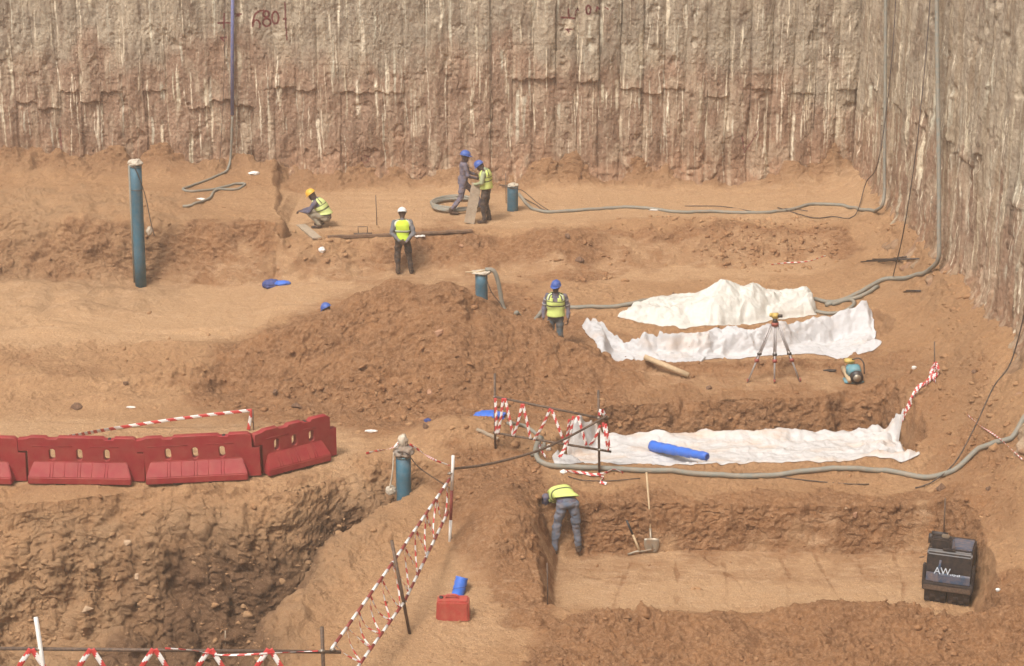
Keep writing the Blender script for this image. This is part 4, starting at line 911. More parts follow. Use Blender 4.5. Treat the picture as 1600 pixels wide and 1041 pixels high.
def hand(bm, w, dirv, pal, thumb, curl=.5, s=1.0):
    """w wrist, dirv along the hand, pal palm normal, thumb side"""
    d = Vector(dirv).normalized(); p = (Vector(pal) - d * d.dot(Vector(pal))).normalized(); sd = Vector(thumb); sd = (sd - d * d.dot(sd) - p * p.dot(sd)).normalized()
    w = Vector(w)
    for k in (-1, 0, 1): capsule(bm, w + sd * .018 * k * s, w + d * .085 * s + sd * .028 * k * s, .016 * s, .014 * s, 8)
    for k, L in zip((1.45, .5, -.5, -1.4), (.070, .080, .074, .056)):
        b = w + d * .088 * s + sd * .021 * k * s; dd = (d + p * curl).normalized(); m_ = b + dd * L * .5 * s; dd2 = (d * .6 + p * curl * 2).normalized()
        capsule(bm, b, m_, .0105 * s, .0098 * s, 8); capsule(bm, m_, m_ + dd2 * L * .5 * s, .0098 * s, .0085 * s, 8)
    b = w + d * .025 * s + sd * .030 * s; t = b + (d * .6 + sd * .7 + p * .2).normalized() * .045 * s
    capsule(bm, b, t, .013 * s, .011 * s, 8); capsule(bm, t, t + (d + p * .4).normalized() * .032 * s, .011 * s, .009 * s, 8)
def person(label, loc, rz, J, cl, group='workers on the site'):
    """J: joints in the body's own frame (x right, y forward, z up); cl: clothing"""
    e = empty('person', loc, rz); e.scale = (1.08, 1.08, 1.0); tag(e, label, 'person', group)
    J = {k: Vector(v) for k, v in J.items()}
    up = (J['neck'] - J['pel']).normalized(); rt = (J['shR'] - J['shL']).normalized(); fw = up.cross(rt).normalized(); rt = fw.cross(up).normalized()
    hrt = (J['hipR'] - J['hipL']).normalized(); pup = J.get('pup', up); pfw = pup.cross(hrt).normalized()
    ch = J['chest']; wa = J['waist']; pe = J['pel']
    def torso_rings(g=0.0, n=20, lo=True):
        shm = (J['shL'] + J['shR']) / 2
        R = []
        if lo: R.append((pe - pup * .06, hrt, pfw, .150 + g, .105 + g))
        R += [(pe + pup * .03, hrt, pfw, .165 + g, .118 + g), (wa, (hrt + rt).normalized(), (fw + pfw).normalized(), .148 + g, .105 + g), (ch, rt, fw, .172 + g, .122 + g), (ch.lerp(shm, .62), rt, fw, .185 + g, .115 + g), (shm + up * .015, rt, fw, .155 + g * .5, .085 + g), (shm + up * .055, rt, fw, .085 + g * .3, .065 + g)]
        return R
    def torso(bm, g=0.0): loop_closed(bm, [ering(c, a, b, rx, ry) for c, a, b, rx, ry in torso_rings(g)])
    ft = {}
    for s in 'LR':
        a, t = J['an' + s], J['toe' + s]; ft[s] = (a, t)
    hd = J['head']; hup = (hd - J['neck']).normalized(); hup = J.get('hup', hup); hf = J.get('hface', fw); hf = (hf - hup * hf.dot(hup)).normalized(); hr = hf.cross(hup)
    def body(bm):
        loop_closed(bm, [ering(hd + hup * z_ + hf * y_, hr, hf, rx, ry, 20, 1.0) for z_, y_, rx, ry in ((-.125, .045, .022, .02), (-.115, .03, .045, .055), (-.085, .018, .060, .078), (-.04, .008, .070, .090), (.0, .0, .076, .096), (.05, -.008, .077, .097), (.085, -.012, .066, .084), (.108, -.014, .042, .055), (.116, -.015, .012, .015))])
        capsule(bm, hd - hup * .01 + hf * .095, hd - hup * .035 + hf * .112, .011, .015, 8)      # nose
        capsule(bm, hd - hup * .066 + hf * .088 - hr * .018, hd - hup * .066 + hf * .088 + hr * .018, .011, .011, 8)   # mouth
        capsule(bm, hd + hup * .022 + hf * .088 - hr * .04, hd + hup * .022 + hf * .088 + hr * .04, .010, .010, 8)     # brow
        for k in (-1, 1): capsule(bm, hd + hr * .077 * k + hup * .015, hd + hr * .077 * k - hup * .025, .016, .012, 8)  # ears
        capsule(bm, J['neck'] - up * .03, hd - hup * .06 - hf * .015, .058, .052); torso(bm, -.018)
        for s in 'LR':
            capsule(bm, J['sh' + s], J['el' + s], .042, .034); capsule(bm, J['el' + s], J['ha' + s], .034, .024)
            capsule(bm, J['hip' + s], J['kn' + s], .070, .048); capsule(bm, J['kn' + s], J['an' + s], .048, .034); capsule(bm, ft[s][0], ft[s][1], .036, .026)
            dv = J.get('hd' + s, J['ha' + s] - J['el' + s]); hand(bm, J['ha' + s], dv, J.get('pal' + s, -rt if s == 'R' else rt), J.get('th' + s, fw), cl.get('curl', .6))
    fuse('body', body, cl['skin'], e, .0085, 2)
    def trousers(bm):
        loop_closed(bm, [ering(c, a, b, rx, ry) for c, a, b, rx, ry in ((pe + pup * .07, hrt, pfw, .160, .118), (pe, hrt, pfw, .175, .128), (pe - pup * .07, hrt, pfw, .168, .122), (pe - pup * .12, hrt, pfw, .13, .09))])
        for s in 'LR':
            capsule(bm, J['hip' + s], J['kn' + s], .098, .074); capsule(bm, J['kn' + s], J['an' + s] + V3(0, 0, .02), .072, .060)
    tr = fuse('trousers', trousers, cl['trousers'], e, .012, 3, .016, 1.7)
    def jacket(bm):
        torso(bm, .008)
        for s in 'LR':
            capsule(bm, J['sh' + s] - up * .01, J['el' + s], .068, .054); capsule(bm, J['el' + s], J['el' + s].lerp(J['ha' + s], .93), .054, .040)
        capsule(bm, J['neck'] - up * .03, J['neck'] + up * .015, .07, .062)
    jk = fuse('jacket', jacket, cl['jacket'], e, .011, 3, .012, 5.1)
    if cl.get('bands'):
        for s in 'LR':
            for t0_, rr in ((.32, .066), (.72, .062)):
                bm = bmn(); a, b = J['sh' + s].lerp(J['el' + s], t0_), J['sh' + s].lerp(J['el' + s], t0_ + .10); tube(bm, [a, b], rr, 14); part('sleeve_band', bm, cl['bands'], jk)
    for s in 'LR':
        def boot(bm, s=s):
            a, t = ft[s]; d = (t - a); capsule(bm, a + V3(0, 0, .05), a, .060, .056); capsule(bm, a + V3(0, 0, -.03), t + V3(0, 0, -.005), .046, .040); capsule(bm, a - d.normalized() * .03 + V3(0, 0, -.03), a + V3(0, 0, -.03), .042, .045)
        fuse('boot', boot, cl['boots'], e, .012, 2)
    if cl.get('vest'):
        base, dark, refl = cl['vest']; style = cl.get('style', 'bands'); g = .030; n = 32
        R = torso_rings(g, lo=False); R[0] = (pe + pup * (.0 if not cl.get('short') else .09), hrt, pfw, .175 + g, .128 + g); 
        seq = []
        for a, b in zip(R[:-1], R[1:]):
            for k in range(5): t = k / 5; seq.append(tuple(a[i].lerp(b[i], t) if isinstance(a[i], Vector) else a[i] * (1 - t) + b[i] * t for i in range(5)))
        seq.append(R[-1]); bm = bmn(); rows = [[bm.verts.new(p) for p in ering(c, a, b, rx, ry, n)] for c, a, b, rx, ry in seq]; nr_ = len(rows)
        for i in range(nr_ - 1):
            for k in range(n):
                ang = 2 * math.pi * (k + .5) / n; ax_, ay_ = math.cos(ang), math.sin(ang); mi = 0; v_ = i / (nr_ - 1)
                if ay_ > 0 and v_ > .48 and abs(ax_) < .13 + (v_ - .48) * 1.0: continue              # V neck in front
                if abs(ax_) > .90 and v_ > .46: continue                                            # arm holes
                if style == 'bands':
                    if i in (7, 11) or (v_ > .5 and .50 < abs(ax_) < .64): mi = 1
                elif style == 'back':
                    if abs(ax_) > .72: mi = 1
                    if v_ > .35 and .78 < abs(ax_) < .9: mi = 2
                    if v_ > .5 and .70 < abs(ax_) < .9: mi = 2 if int(i) % 2 or 1 else 0
                    if i in (7, 8): mi = 1 if i == 7 else 2
                else:
                    if i in (8, 12): mi = 1
                    if v_ > .55 and .5 < abs(ax_) < .66: mi = 1
                    if v_ > .55 and .66 <= abs(ax_) < .80: mi = 2
                f_ = bm.faces.new((rows[i][k], rows[i][(k + 1) % n], rows[i + 1][(k + 1) % n], rows[i + 1][k])); f_.material_index = mi
        for v in bm.verts:
            q = v.co * 9; v.co += (v.co - ch).normalized() * .008 * math.sin(q.x * 1.7 + q.z * 2.3) 
        vo = part('vest', bm, [base, dark, refl], e); md = vo.modifiers.new('t', 'SOLIDIFY'); md.thickness = .008; md.offset = 1
    # hard hat
    hc = hd + hup * .045 - hf * .005; bm = bmn(); rows = []
    for k in range(9):
        a = math.pi / 2 * k / 8; rr = math.cos(a); zz = math.sin(a); rows.append([bm.verts.new(p) for p in ering(hc + hup * (.115 * zz), hr, hf, max(.108 * rr, .002), max(.130 * rr, .002), 28, 1.0)])
    for a, b in zip(rows[:-1], rows[1:]):
        for k in range(28): bm.faces.new((a[k], a[(k + 1) % 28], b[(k + 1) % 28], b[k]))
    bm.faces.new(rows[-1])
    hat = part('hard_hat', bm, cl['hat'], e)
    bm = bmn(); inn = [bm.verts.new(p) for p in ering(hc, hr, hf, .106, .128, 28, 1.0)]; outp = []
    for k, p in enumerate(ering(hc - hup * .012, hr, hf, .120, .142, 28, 1.0)):
        f_ = max(0, math.sin(2 * math.pi * k / 28)); outp.append(bm.verts.new(p + hf * .045 * f_ ** 2 - hup * .012 * f_))
    for k in range(28): bm.faces.new((inn[k], inn[(k + 1) % 28], outp[(k + 1) % 28], outp[k]))
    bo = part('brim', bm, cl['hat'], hat); md = bo.modifiers.new('t', 'SOLIDIFY'); md.thickness = .006
    bm = bmn(); tube(bm, [hc + hf * .125 * math.cos(a) + hup * (.112 * math.sin(a) + .004) for a in np.linspace(.25, math.pi - .25, 14)], .010, 8); part('ridge', bm, cl['hat'], hat)
    if cl.get('scarf'):
        def sc_(bm):
            loop_closed(bm, [ering(hd + hup * z_ + hf * y_, hr, hf, rx, ry, 18, 1.0) for z_, y_, rx, ry in ((-.17, .0, .085, .08), (-.12, .015, .078, .085), (-.06, .010, .082, .098), (-.02, -.004, .086, .100), (.05, -.012, .088, .100))])
        fuse('head_scarf', sc_, cl['scarf'], e, .012, 2, .008)
    if cl.get('face'):
        for k in (-1, 1):
            bm = bmn(); bmesh.ops.create_uvsphere(bm, u_segments=10, v_segments=8, radius=.011)
            for v in bm.verts: v.co += hd + hf * .089 + hr * .031 * k + hup * .002
            part('eye', bm, m_twh, e)
    return e
def stand(**k):
    J = dict(pel=(0, 0, .95), waist=(0, 0, 1.09), chest=(0, .01, 1.25), neck=(0, .0, 1.47), head=(0, .02, 1.62), shL=(-.19, 0, 1.42), shR=(.19, 0, 1.42), elL=(-.25, -.02, 1.13), elR=(.25, -.02, 1.13), haL=(-.25, .06, .89), haR=(.25, .06, .89),
             hipL=(-.095, 0, .90), hipR=(.095, 0, .90), knL=(-.12, .02, .50), knR=(.12, .02, .50), anL=(-.14, 0, .09), anR=(.14, 0, .09), toeL=(-.16, .16, .04), toeR=(.16, .16, .04)); J.update(k); return J
sk = mat('skin_dark', (.065, .034, .022, 1), .55, .12, var=.15)
fab = lambda n, c, d=.25, v=.22: mat(n, c, .9, d, .15, var=v, scale=7, bump=.004, bscale=60)
c_black = fab('cloth_black', (.030, .030, .034, 1), .3); c_grey = fab('cloth_grey', (.145, .16, .18, 1)); c_jean = fab('cloth_jean', (.085, .12, .14, 1), .35); c_pur = fab('cloth_purple_grey', (.135, .13, .18, 1), .35)
c_navy = fab('cloth_navy', (.085, .095, .16, 1), .35); c_blug = fab('cloth_blue_grey', (.12, .15, .20, 1), .3); c_khk = fab('cloth_khaki', (.30, .26, .19, 1), .3); c_wear = fab('cloth_boot', (.03, .025, .025, 1), .4)
c_gl = fab('cloth_light', (.40, .38, .38, 1)); c_hood = fab('hood_green', (.38, .43, .26, 1)); c_scf = fab('scarf_dark', (.05, .03, .035, 1), .2)
v_lime = fab('vest_lime', (.62, .80, .07, 1), .08, .10); v_yg = fab('vest_yellow_green', (.60, .68, .20, 1), .12, .10); v_pale = fab('vest_pale_lime', (.66, .74, .28, 1), .15, .12); v_dk = fab('vest_dark', (.09, .11, .05, 1), .15); v_rf = fab('vest_reflective', (.66, .70, .58, 1), .12)
h_blue = mat('hat_blue', (.035, .10, .36, 1), .4, .15, .4); h_white = mat('hat_white', (.78, .76, .72, 1), .4, .1, .4); h_yel = mat('hat_yellow', (.75, .42, .04, 1), .4, .12, .4)
Z = math.pi
# white helmet, back to us, hands behind
p = G(630, 429)
person('man in a white hard hat with his back turned and hands clasped behind him', p + V3(0, .05, -.02), math.radians(4),
       stand(elL=(-.27, -.10, 1.14), elR=(.27, -.10, 1.14), haL=(-.07, -.22, .96), haR=(.07, -.22, .93), palL=V3(0, 1, 0), palR=V3(0, 1, 0), hdL=V3(.9, -.05, -.3), hdR=V3(-.9, -.05, -.25), thL=V3(0, 0, 1), thR=V3(0, 0, 1), head=(0, .06, 1.62), knL=(-.13, .02, .5), knR=(.15, .02, .5), anL=(-.12, 0, .09), anR=(.19, .02, .09), toeL=(-.15, .15, .04), toeR=(.24, .15, .04)),
       dict(skin=sk, trousers=c_black, jacket=c_grey, boots=c_wear, vest=(v_lime, v_dk, v_rf), style='back', hat=h_white, scarf=None))
# standing man facing us beside the mound
p = Vector((*W(868, 556, -1.12), 0)); p.z = -1.12
h_ = at(868, 437, p.y).z - p.z
person('man in a blue hard hat and striped sleeves standing behind the mound', p, Z + math.radians(-8),
       stand(elL=(-.27, -.06, 1.14), elR=(.27, -.04, 1.14), haL=(-.28, .05, .90), haR=(.27, .08, .90), knL=(-.10, .05, .5), anL=(-.12, .02, .09), knR=(.12, .0, .5), anR=(.13, -.10, .09), toeR=(.15, .07, .04), hface=V3(.25, 1, -.1)),
       dict(skin=sk, trousers=c_jean, jacket=c_pur, boots=c_wear, vest=(v_yg, v_dk, v_rf), style='front', hat=h_blue, bands=c_gl, face=1)).scale = (h_ / 1.78,) * 3
# crouching man in the yellow hat, facing left
p = G(500, 356)
person('crouching man in a yellow hard hat working over a plank on the far platform', p + V3(0, .1, -.01), math.radians(80),
       dict(pel=(0, -.16, .30), waist=(0, -.13, .44), chest=(0, -.03, .58), neck=(0, .10, .77), head=(0, .20, .88), shL=(-.19, .07, .72), shR=(.19, .07, .72), elL=(-.24, .22, .48), elR=(.24, .24, .47), haL=(-.10, .46, .44), haR=(.10, .48, .42),
            hipL=(-.09, -.17, .27), hipR=(.09, -.17, .27), knL=(-.16, .22, .42), knR=(.16, .24, .40), anL=(-.14, -.02, .09), anR=(.14, 0, .09), toeL=(-.16, .15, .04), toeR=(.16, .17, .04), hface=V3(0, .7, -.75), hup=V3(0, .62, .78), pup=V3(0, .1, 1), palL=V3(0, 0, -1), palR=V3(0, 0, -1)),
       dict(skin=sk, trousers=c_khk, jacket=c_navy, boots=c_wear, vest=(v_pale, v_dk, v_rf), style='bands', short=1, hat=h_yel, scarf=c_scf, curl=1.0))
# the two men with the plank
pA = G(716, 334); pB = G(760, 349)
xs = (G(735, 346) - pA)
person('man in a purple grey coverall leaning over a plank with legs apart', pA + V3(.02, .05, 0), math.radians(-82),
       dict(pel=(0, .10, .92), waist=(0, .13, 1.06), chest=(0, .15, 1.22), neck=(0, .14, 1.44), head=(0, .17, 1.59), shL=(-.19, .13, 1.38), shR=(.19, .13, 1.38), elL=(-.24, .22, 1.10), elR=(.25, .20, 1.10), haL=(-.12, .42, 1.05), haR=(.06, .44, .98),
            hipL=(-.09, .10, .88), hipR=(.09, .10, .88), knL=(-.13, .40, .55), knR=(.12, .04, .47), anL=(-.14, .60, .12), anR=(.13, -.22, .10), toeL=(-.15, .76, .05), toeR=(.14, -.05, .04), hface=V3(.15, 1, -.45), palL=V3(1, 0, 0), palR=V3(-1, 0, 0)),
       dict(skin=sk, trousers=c_pur, jacket=c_pur, boots=c_wear, hat=h_blue, scarf=c_scf, curl=1.0))
person('man in black trousers and yellow vest with bowed head holding the top of a plank', pB + V3(0, .1, 0), math.radians(78),
       stand(chest=(0, .02, 1.24), neck=(0, .05, 1.45), head=(0, .16, 1.54), hface=V3(0, .8, -.8), hup=V3(0, .65, .76), elL=(-.25, .06, 1.14), elR=(.25, .06, 1.14), haL=(-.08, .28, 1.05), haR=(.10, .26, 1.0), shL=(-.19, .03, 1.40), shR=(.19, .03, 1.40), knL=(-.11, .06, .5), knR=(.11, .03, .5), anL=(-.12, .02, .09), anR=(.13, -.04, .09), toeR=(.15, .12, .04), palL=V3(1, 0, 0), palR=V3(-1, 0, 0)),
       dict(skin=sk, trousers=c_black, jacket=c_hood, boots=c_wear, vest=(v_yg, v_dk, v_rf), style='bands', hat=h_blue, scarf=c_scf, curl=1.0))
# bending worker in the front pit, seen from behind
p = G(886, 867)
person('man bending deep over in the front pit, only his back and legs showing', p + V3(0, .05, -.01), math.radians(10),
       dict(pel=(0, .02, 1.00), waist=(-.02, .16, 1.06), chest=(-.06, .30, 1.06), neck=(-.10, .46, .92), head=(-.07, .55, .74), shL=(-.31, .33, .99), shR=(.10, .42, .98), elL=(-.33, .36, .70), elR=(.08, .52, .72), haL=(-.29, .42, .44), haR=(-.02, .60, .48),
            hipL=(-.10, .0, .95), hipR=(.11, .0, .95), knL=(-.17, .03, .51), knR=(.16, .02, .51), anL=(-.22, -.02, .09), anR=(.20, .0, .09), toeL=(-.28, .14, .04), toeR=(.22, .17, .04), pup=V3(0, .45, .9).normalized(), hface=V3(0, .1, -1), hup=V3(-.1, .9, -.3)),
       dict(skin=sk, trousers=c_blug, jacket=c_navy, boots=c_wear, vest=(v_yg, v_dk, v_rf), style='bands', short=1, hat=h_blue, curl=1.0)).scale = (1.18, 1.12, 1.10)
# only the helmet of this one shows above the spoil
hx = at(513, 483, W(513, 560, -1.2)[1] + 1.0); gz = zt(hx.x, hx.y + .05)
person('man hidden behind the left of the mound, only his blue hard hat showing', Vector((hx.x + .05, hx.y, hx.z - .90)), math.radians(60),
       dict(pel=(0, -.16, .32), waist=(0, -.13, .46), chest=(0, -.03, .60), neck=(0, .04, .78), head=(0, .10, .88), shL=(-.19, .02, .74), shR=(.19, .02, .74), elL=(-.24, .17, .50), elR=(.24, .19, .49), haL=(-.12, .38, .44), haR=(.12, .38, .42),
            hipL=(-.09, -.17, .29), hipR=(.09, -.17, .29), knL=(-.16, .22, .44), knR=(.16, .24, .42), anL=(-.14, -.02, .09), anR=(.14, 0, .09), toeL=(-.16, .15, .04), toeR=(.16, .17, .04), hface=V3(0, .8, -.6), hup=V3(0, .55, .83), pup=V3(0, .1, 1)),
       dict(skin=sk, trousers=c_jean, jacket=c_navy, boots=c_wear, hat=h_blue))
print('HIDDEN', hx, gz)

# ------------------------------------------------------------------ tools, timber and things lying about
def plank(a, b, wd, th, m, label, up=Vector((0, 0, 1)), group='boards', name='plank', cat='plank'):
    a, b = Vector(a), Vector(b); d = (b - a); L = d.length; d.normalize(); s = d.cross(up).normalized(); u = s.cross(d)
    bm = bmn(); n = 12; rows = []
    for k in range(n + 1):
        c = a.lerp(b, k / n) + u * .006 * math.sin(k * 1.3 + L * 7); w_ = wd * (1 + .03 * math.sin(k * 2.1))
        rows.append([bm.verts.new(c + s * x_ * w_ / 2 + u * y_ * th / 2) for x_, y_ in ((-1, -1), (1, -1), (1, 1), (-1, 1))])
    for p_, q_ in zip(rows[:-1], rows[1:]):
        for k in range(4): bm.faces.new((p_[k], p_[(k + 1) % 4], q_[(k + 1) % 4], q_[k]))
    bm.faces.new(rows[0]); bm.faces.new(rows[-1])
    return tag(part(name, bm, m, None, False), label, cat, group)
up3 = V3(0, 0, .03)
q0 = G(733, 350); plank(q0 + V3(0, 0, .02), at(745, 287, q0.y + .12), .27, .045, m_woodg, 'long pale plank held upright between the two men', up=V3(0, -1, .2))
plank(G(470, 353) + up3, G(496, 375) + V3(0, 0, .04), .24, .04, m_woodg, 'short grey plank lying in front of the crouching man')
plank(G(512, 372) + up3, G(612, 369) + up3, .10, .07, m_woodd, 'dark timber on the platform edge left of the white hatted man', group='edge timbers')
plank(G(600, 370) + up3, G(648, 368) + V3(0, 0, .05), .08, .05, m_woodd, 'short dark timber passing behind the white hatted man', group='edge timbers')
plank(G(646, 367) + up3, G(738, 362) + up3, .14, .05, m_woodd, 'dark timber on the platform edge right of the white hatted man', group='edge timbers')
plank(G(648, 371) + up3, G(664, 373) + V3(0, 0, .08), .13, .02, m_white, 'small white board end beside the white hatted man')
q0, q1 = G(1007, 567), G(1076, 592)
bm = bmn(); tube(bm, [q0 + V3(0, 0, .14), q0.lerp(q1, .5) + V3(0, 0, .11), q1 + V3(0, 0, .08)], .062, 16); tag(part('wooden_post', bm, m_wood), 'long round pale post lying below the middle plastic sheet', 'post', 'round posts')
q0, q1 = G(1317, 583), G(1328, 601)
bm = bmn(); tube(bm, [q0 + V3(0, 0, .12), q1 + V3(0, 0, .09)], .06, 14); tag(part('wooden_post', bm, m_wood), 'short round pale post leaning against the blue pump', 'post', 'round posts')
plank(G(745, 676) + V3(0, 0, .08), G(778, 690) + V3(0, 0, .06), .09, .03, m_woodg, 'thin board sticking out of the rubble by the left guard rail post')
# small steel frame on the platform
f_ = G(567, 367); e = empty('steel_frame', f_); tag(e, 'small rusty bracket standing by the edge timbers', 'bracket')
bm = bmn(); tube(bm, [V3(-.12, 0, 0), V3(-.12, 0, .22), V3(.12, 0, .22), V3(.12, 0, 0)], .014, 6); part('hoop', bm, m_steel, e)
bm = bmn(); tube(bm, [V3(-.24, -.02, .03), V3(.24, -.02, .04)], .028, 8); part('foot_bar', bm, m_steel, e)
# stakes
def stake(px, pyb, pxt, pyt, label, r=.012, m=m_steel):
    b = G(px, pyb); o = rod('stake', b - V3(0, 0, .12), at(pxt, pyt, b.y), r, m); return tag(o, label, 'stake', 'steel stakes')
stake(589, 352, 587, 305, 'thin rebar stake standing on the platform between the crouching man and the white hat')
stake(791, 318, 790, 271, 'thin rebar stake left of the short blue well pipe')
b = G(856, 944); tag(rod('stake', b - V3(0, 0, .1), at(855, 880, b.y), .013, m_steel), 'rebar stake at the left cut of the front pit', 'stake', 'steel stakes')
b = G(1474, 848); tag(rod('stake', b, at(1477, 779, b.y), .014, m_steel), 'tall rebar stake rising behind the black roller', 'stake', 'steel stakes')
stake(352, 1006, 352, 986, 'small stake down in the deep pit', .012, m_woodg)
# bundle of cut rebar by the side wall
e0 = G(1395, 408)
for k in range(7):
    a_ = G(1345 + k * 9, 411 - (k % 3)); b_ = G(1436 - k * 5, 407 + (k % 4)); tag(rod('rebar', a_ + V3(0, 0, .03 + .02 * (k % 3)), b_ + V3(0, 0, .05 + .012 * k), .014, m_blk), 'dark rebar length in the loose bundle before the side wall', 'rebar', 'bundle of rebar')
for k in range(2):
    a_ = G(1412, 456 + k * 2); b_ = G(1438, 457 + k); tag(rod('rebar', a_ + V3(0, 0, .04), b_ + V3(0, 0, .05), .012, m_blk), 'short dark rebar on the slope below the hanging hose', 'rebar', 'short rebar offcuts')
# blue tarpaulins
q0, q1 = G(1019, 708), G(1104, 722)
e = empty('tarp_roll'); tag(e, 'long blue tarpaulin roll lying on the muddy sheet', 'tarp roll', 'blue rolls')
bm = bmn(); n_ = 26; pts = [q0.lerp(q1, k / n_) + V3(0, 0, .16 - .04 * k / n_) for k in range(n_ + 1)]; tube(bm, pts, .1, 20, radii=[.118 - .035 * (k / n_) + .006 * math.sin(k * 1.9) for k in range(n_ + 1)])
for v in bm.verts: v.co += V3(.004 * math.sin(v.co.z * 60), 0, .006 * math.sin(v.co.x * 14 + v.co.z * 20))
part('roll', bm, m_blue, e)
dd = (q0 - q1).normalized(); bm = bmn(); sp = [pts[-1] - dd * .012 + (frame(dd)[0] * math.cos(a) + frame(dd)[1] * math.sin(a)) * (.012 + .0035 * a) for a in np.linspace(0, 14, 60)]; tube(bm, sp, .006, 5); part('rolled_end', bm, m_blued, e)
q0 = G(714, 936)
e = empty('tarp_roll'); tag(e, 'short blue roll leaning on the red jerrycan', 'tarp roll', 'blue rolls')
b0, b1 = at(713, 940, q0.y + .1), at(722, 902, q0.y + .28); bm = bmn(); tube(bm, [b0.lerp(b1, k / 12) for k in range(13)], .1, 18, radii=[.115 + .006 * math.sin(k * 2.2) for k in range(13)]); part('roll', bm, m_blue, e)
bm = bmn(); dd = (b1 - b0).normalized(); u_, v_ = frame(dd); tube(bm, [b0.lerp(b1, .1 + .8 * a / 9) + (u_ * math.cos(a) + v_ * math.sin(a)) * .112 for a in np.linspace(0, 9, 40)], .008, 5); part('strap', bm, m_blued, e)
def heap(px, py, s, m, label, seed, name='cloth_heap', cat='cloth', group=None):
    c = G(px, py); o = rag(name, None, (0, 0, 0), s, m, seed, 1.0); o.location = c + V3(0, 0, s[2] * .45); return tag(o, label, cat, group)
heap(424, 447, (.20, .16, .12), m_blued, 'crumpled dark blue cloth lying below the left earth bank', 11.3); 
o = heap(442, 444, (.19, .12, .06), m_blue, 'flat blue cloth end trailing from the dark blue one', 12.9)
heap(766, 652, (.34, .20, .09), m_blue, 'blue tarpaulin lying behind the tape hung guard rail', 14.2); heap(668, 658, (.07, .06, .04), m_blued, 'small blue rag on the clods right of the largest well pipe', 15.7)
for k, (a_, b_, s_, l_) in enumerate([(503, 393, (.09, .06, .09), 'white paper scrap on the scarp below the grey plank'), (397, 272, (.15, .09, .05), 'white scrap on the edge of the left earth block'), (316, 313, (.14, .06, .04), 'white rag tied by the end of the kinked hose'),
                                    (580, 674, (.13, .05, .025), 'white strip on the ground behind the right barrier'), (880, 739, (.07, .05, .05), 'white lump by the crumpled tape'), (857, 578 + 125, (.05, .05, .08), 'small white scrap left of the lowest sheet'),
                                    (1029, 329, (.22, .05, .025), 'white strip lying along the far hose'), (1428, 576, (.05, .04, .04), 'small white scrap on the right slope'), (1559, 923, (.04, .04, .03), 'tiny white scrap behind the black roller'),
                                    (205, 637, (.10, .03, .02), 'pale strip among the clods before the tape')]):
    heap(a_, b_, s_, m_white, l_, 20 + k * 1.7, 'scrap', 'scrap', 'white scraps')
# jerrycan
c = G(708, 970); e = empty('jerrycan', c + V3(0, .1, 0), math.radians(-3)); tag(e, 'dusty red plastic jerrycan on the bank beside the diagonal fence', 'jerrycan')
bm = bmn(); bbox(bm, (0, 0, .19), (.60, .30, .40), bev=.03)
for v in bm.verts: v.co.x *= 1 - .06 * (v.co.z / .37)
part('tank', bm, m_can, e, False); bm = bmn(); tube(bm, catmull([V3(-.13, 0, .36), V3(-.12, 0, .44), V3(-.02, 0, .46), V3(.08, 0, .44), V3(.10, 0, .36)], .03), .020, 10); part('handle', bm, m_can, e)
bm = bmn(); tube(bm, [V3(-.21, 0, .36), V3(-.21, 0, .42)], .036, 14); part('cap', bm, m_blk, e)
# shovel
b = G(1018, 858); e = empty('shovel'); tag(e, 'long handled shovel standing against the cut of the front pit', 'shovel')
tp = at(1010, 738, b.y + .55); lo = at(1017, 842, b.y + .04)
bm = bmn(); tube(bm, [lo, lo.lerp(tp, .5) + V3(.01, 0, 0), tp], .019, 10); part('handle', bm, m_wood, e)
bm = bmn(); tube(bm, [at(1019, 858, b.y - .06), lo, lo.lerp(tp, .16)], .024, 10); part('socket', bm, m_steelg, e)
bm = bmn(); rows = []
for i, (y_, hw) in enumerate([(841, 11.5), (845, 12), (850, 12), (855, 11), (860, 8.5), (863, 4)]):
    rows.append([bm.verts.new(at(1018 + hw * x_, y_ , b.y - .02 - .006 * i) + V3(0, .035 * (1 - x_ * x_) - .03, 0)) for x_ in (-1, -.5, 0, .5, 1)])
for p_, q_ in zip(rows[:-1], rows[1:]):
    for k in range(4): bm.faces.new((p_[k], p_[k + 1], q_[k + 1], q_[k]))
o = part('blade', bm, m_steelg, e); md = o.modifiers.new('t', 'SOLIDIFY'); md.thickness = .008
# pickaxe
b = G(1000, 866); e = empty('pickaxe'); tag(e, 'pickaxe with a yellow and black handle leaning beside the shovel', 'pickaxe')
h0 = b + V3(0, 0, .05); h1 = at(979, 813, b.y + .16)
bm = bmn(); tube(bm, [h0, h0.lerp(h1, .55)], .024, 10, radii=[.03, .02]); part('handle', bm, m_wood, e); bm = bmn(); tube(bm, [h0.lerp(h1, .55), h1], .022, 10); part('grip', bm, m_blk, e)
bm = bmn(); tube(bm, catmull([G(981, 868) + V3(0, 0, .02), h0 + V3(-.06, 0, .01), h0 + V3(.05, 0, .01), G(1024, 861) + V3(0, 0, .05)], .04), .022, 8, radii=None); part('head', bm, m_steelg, e)
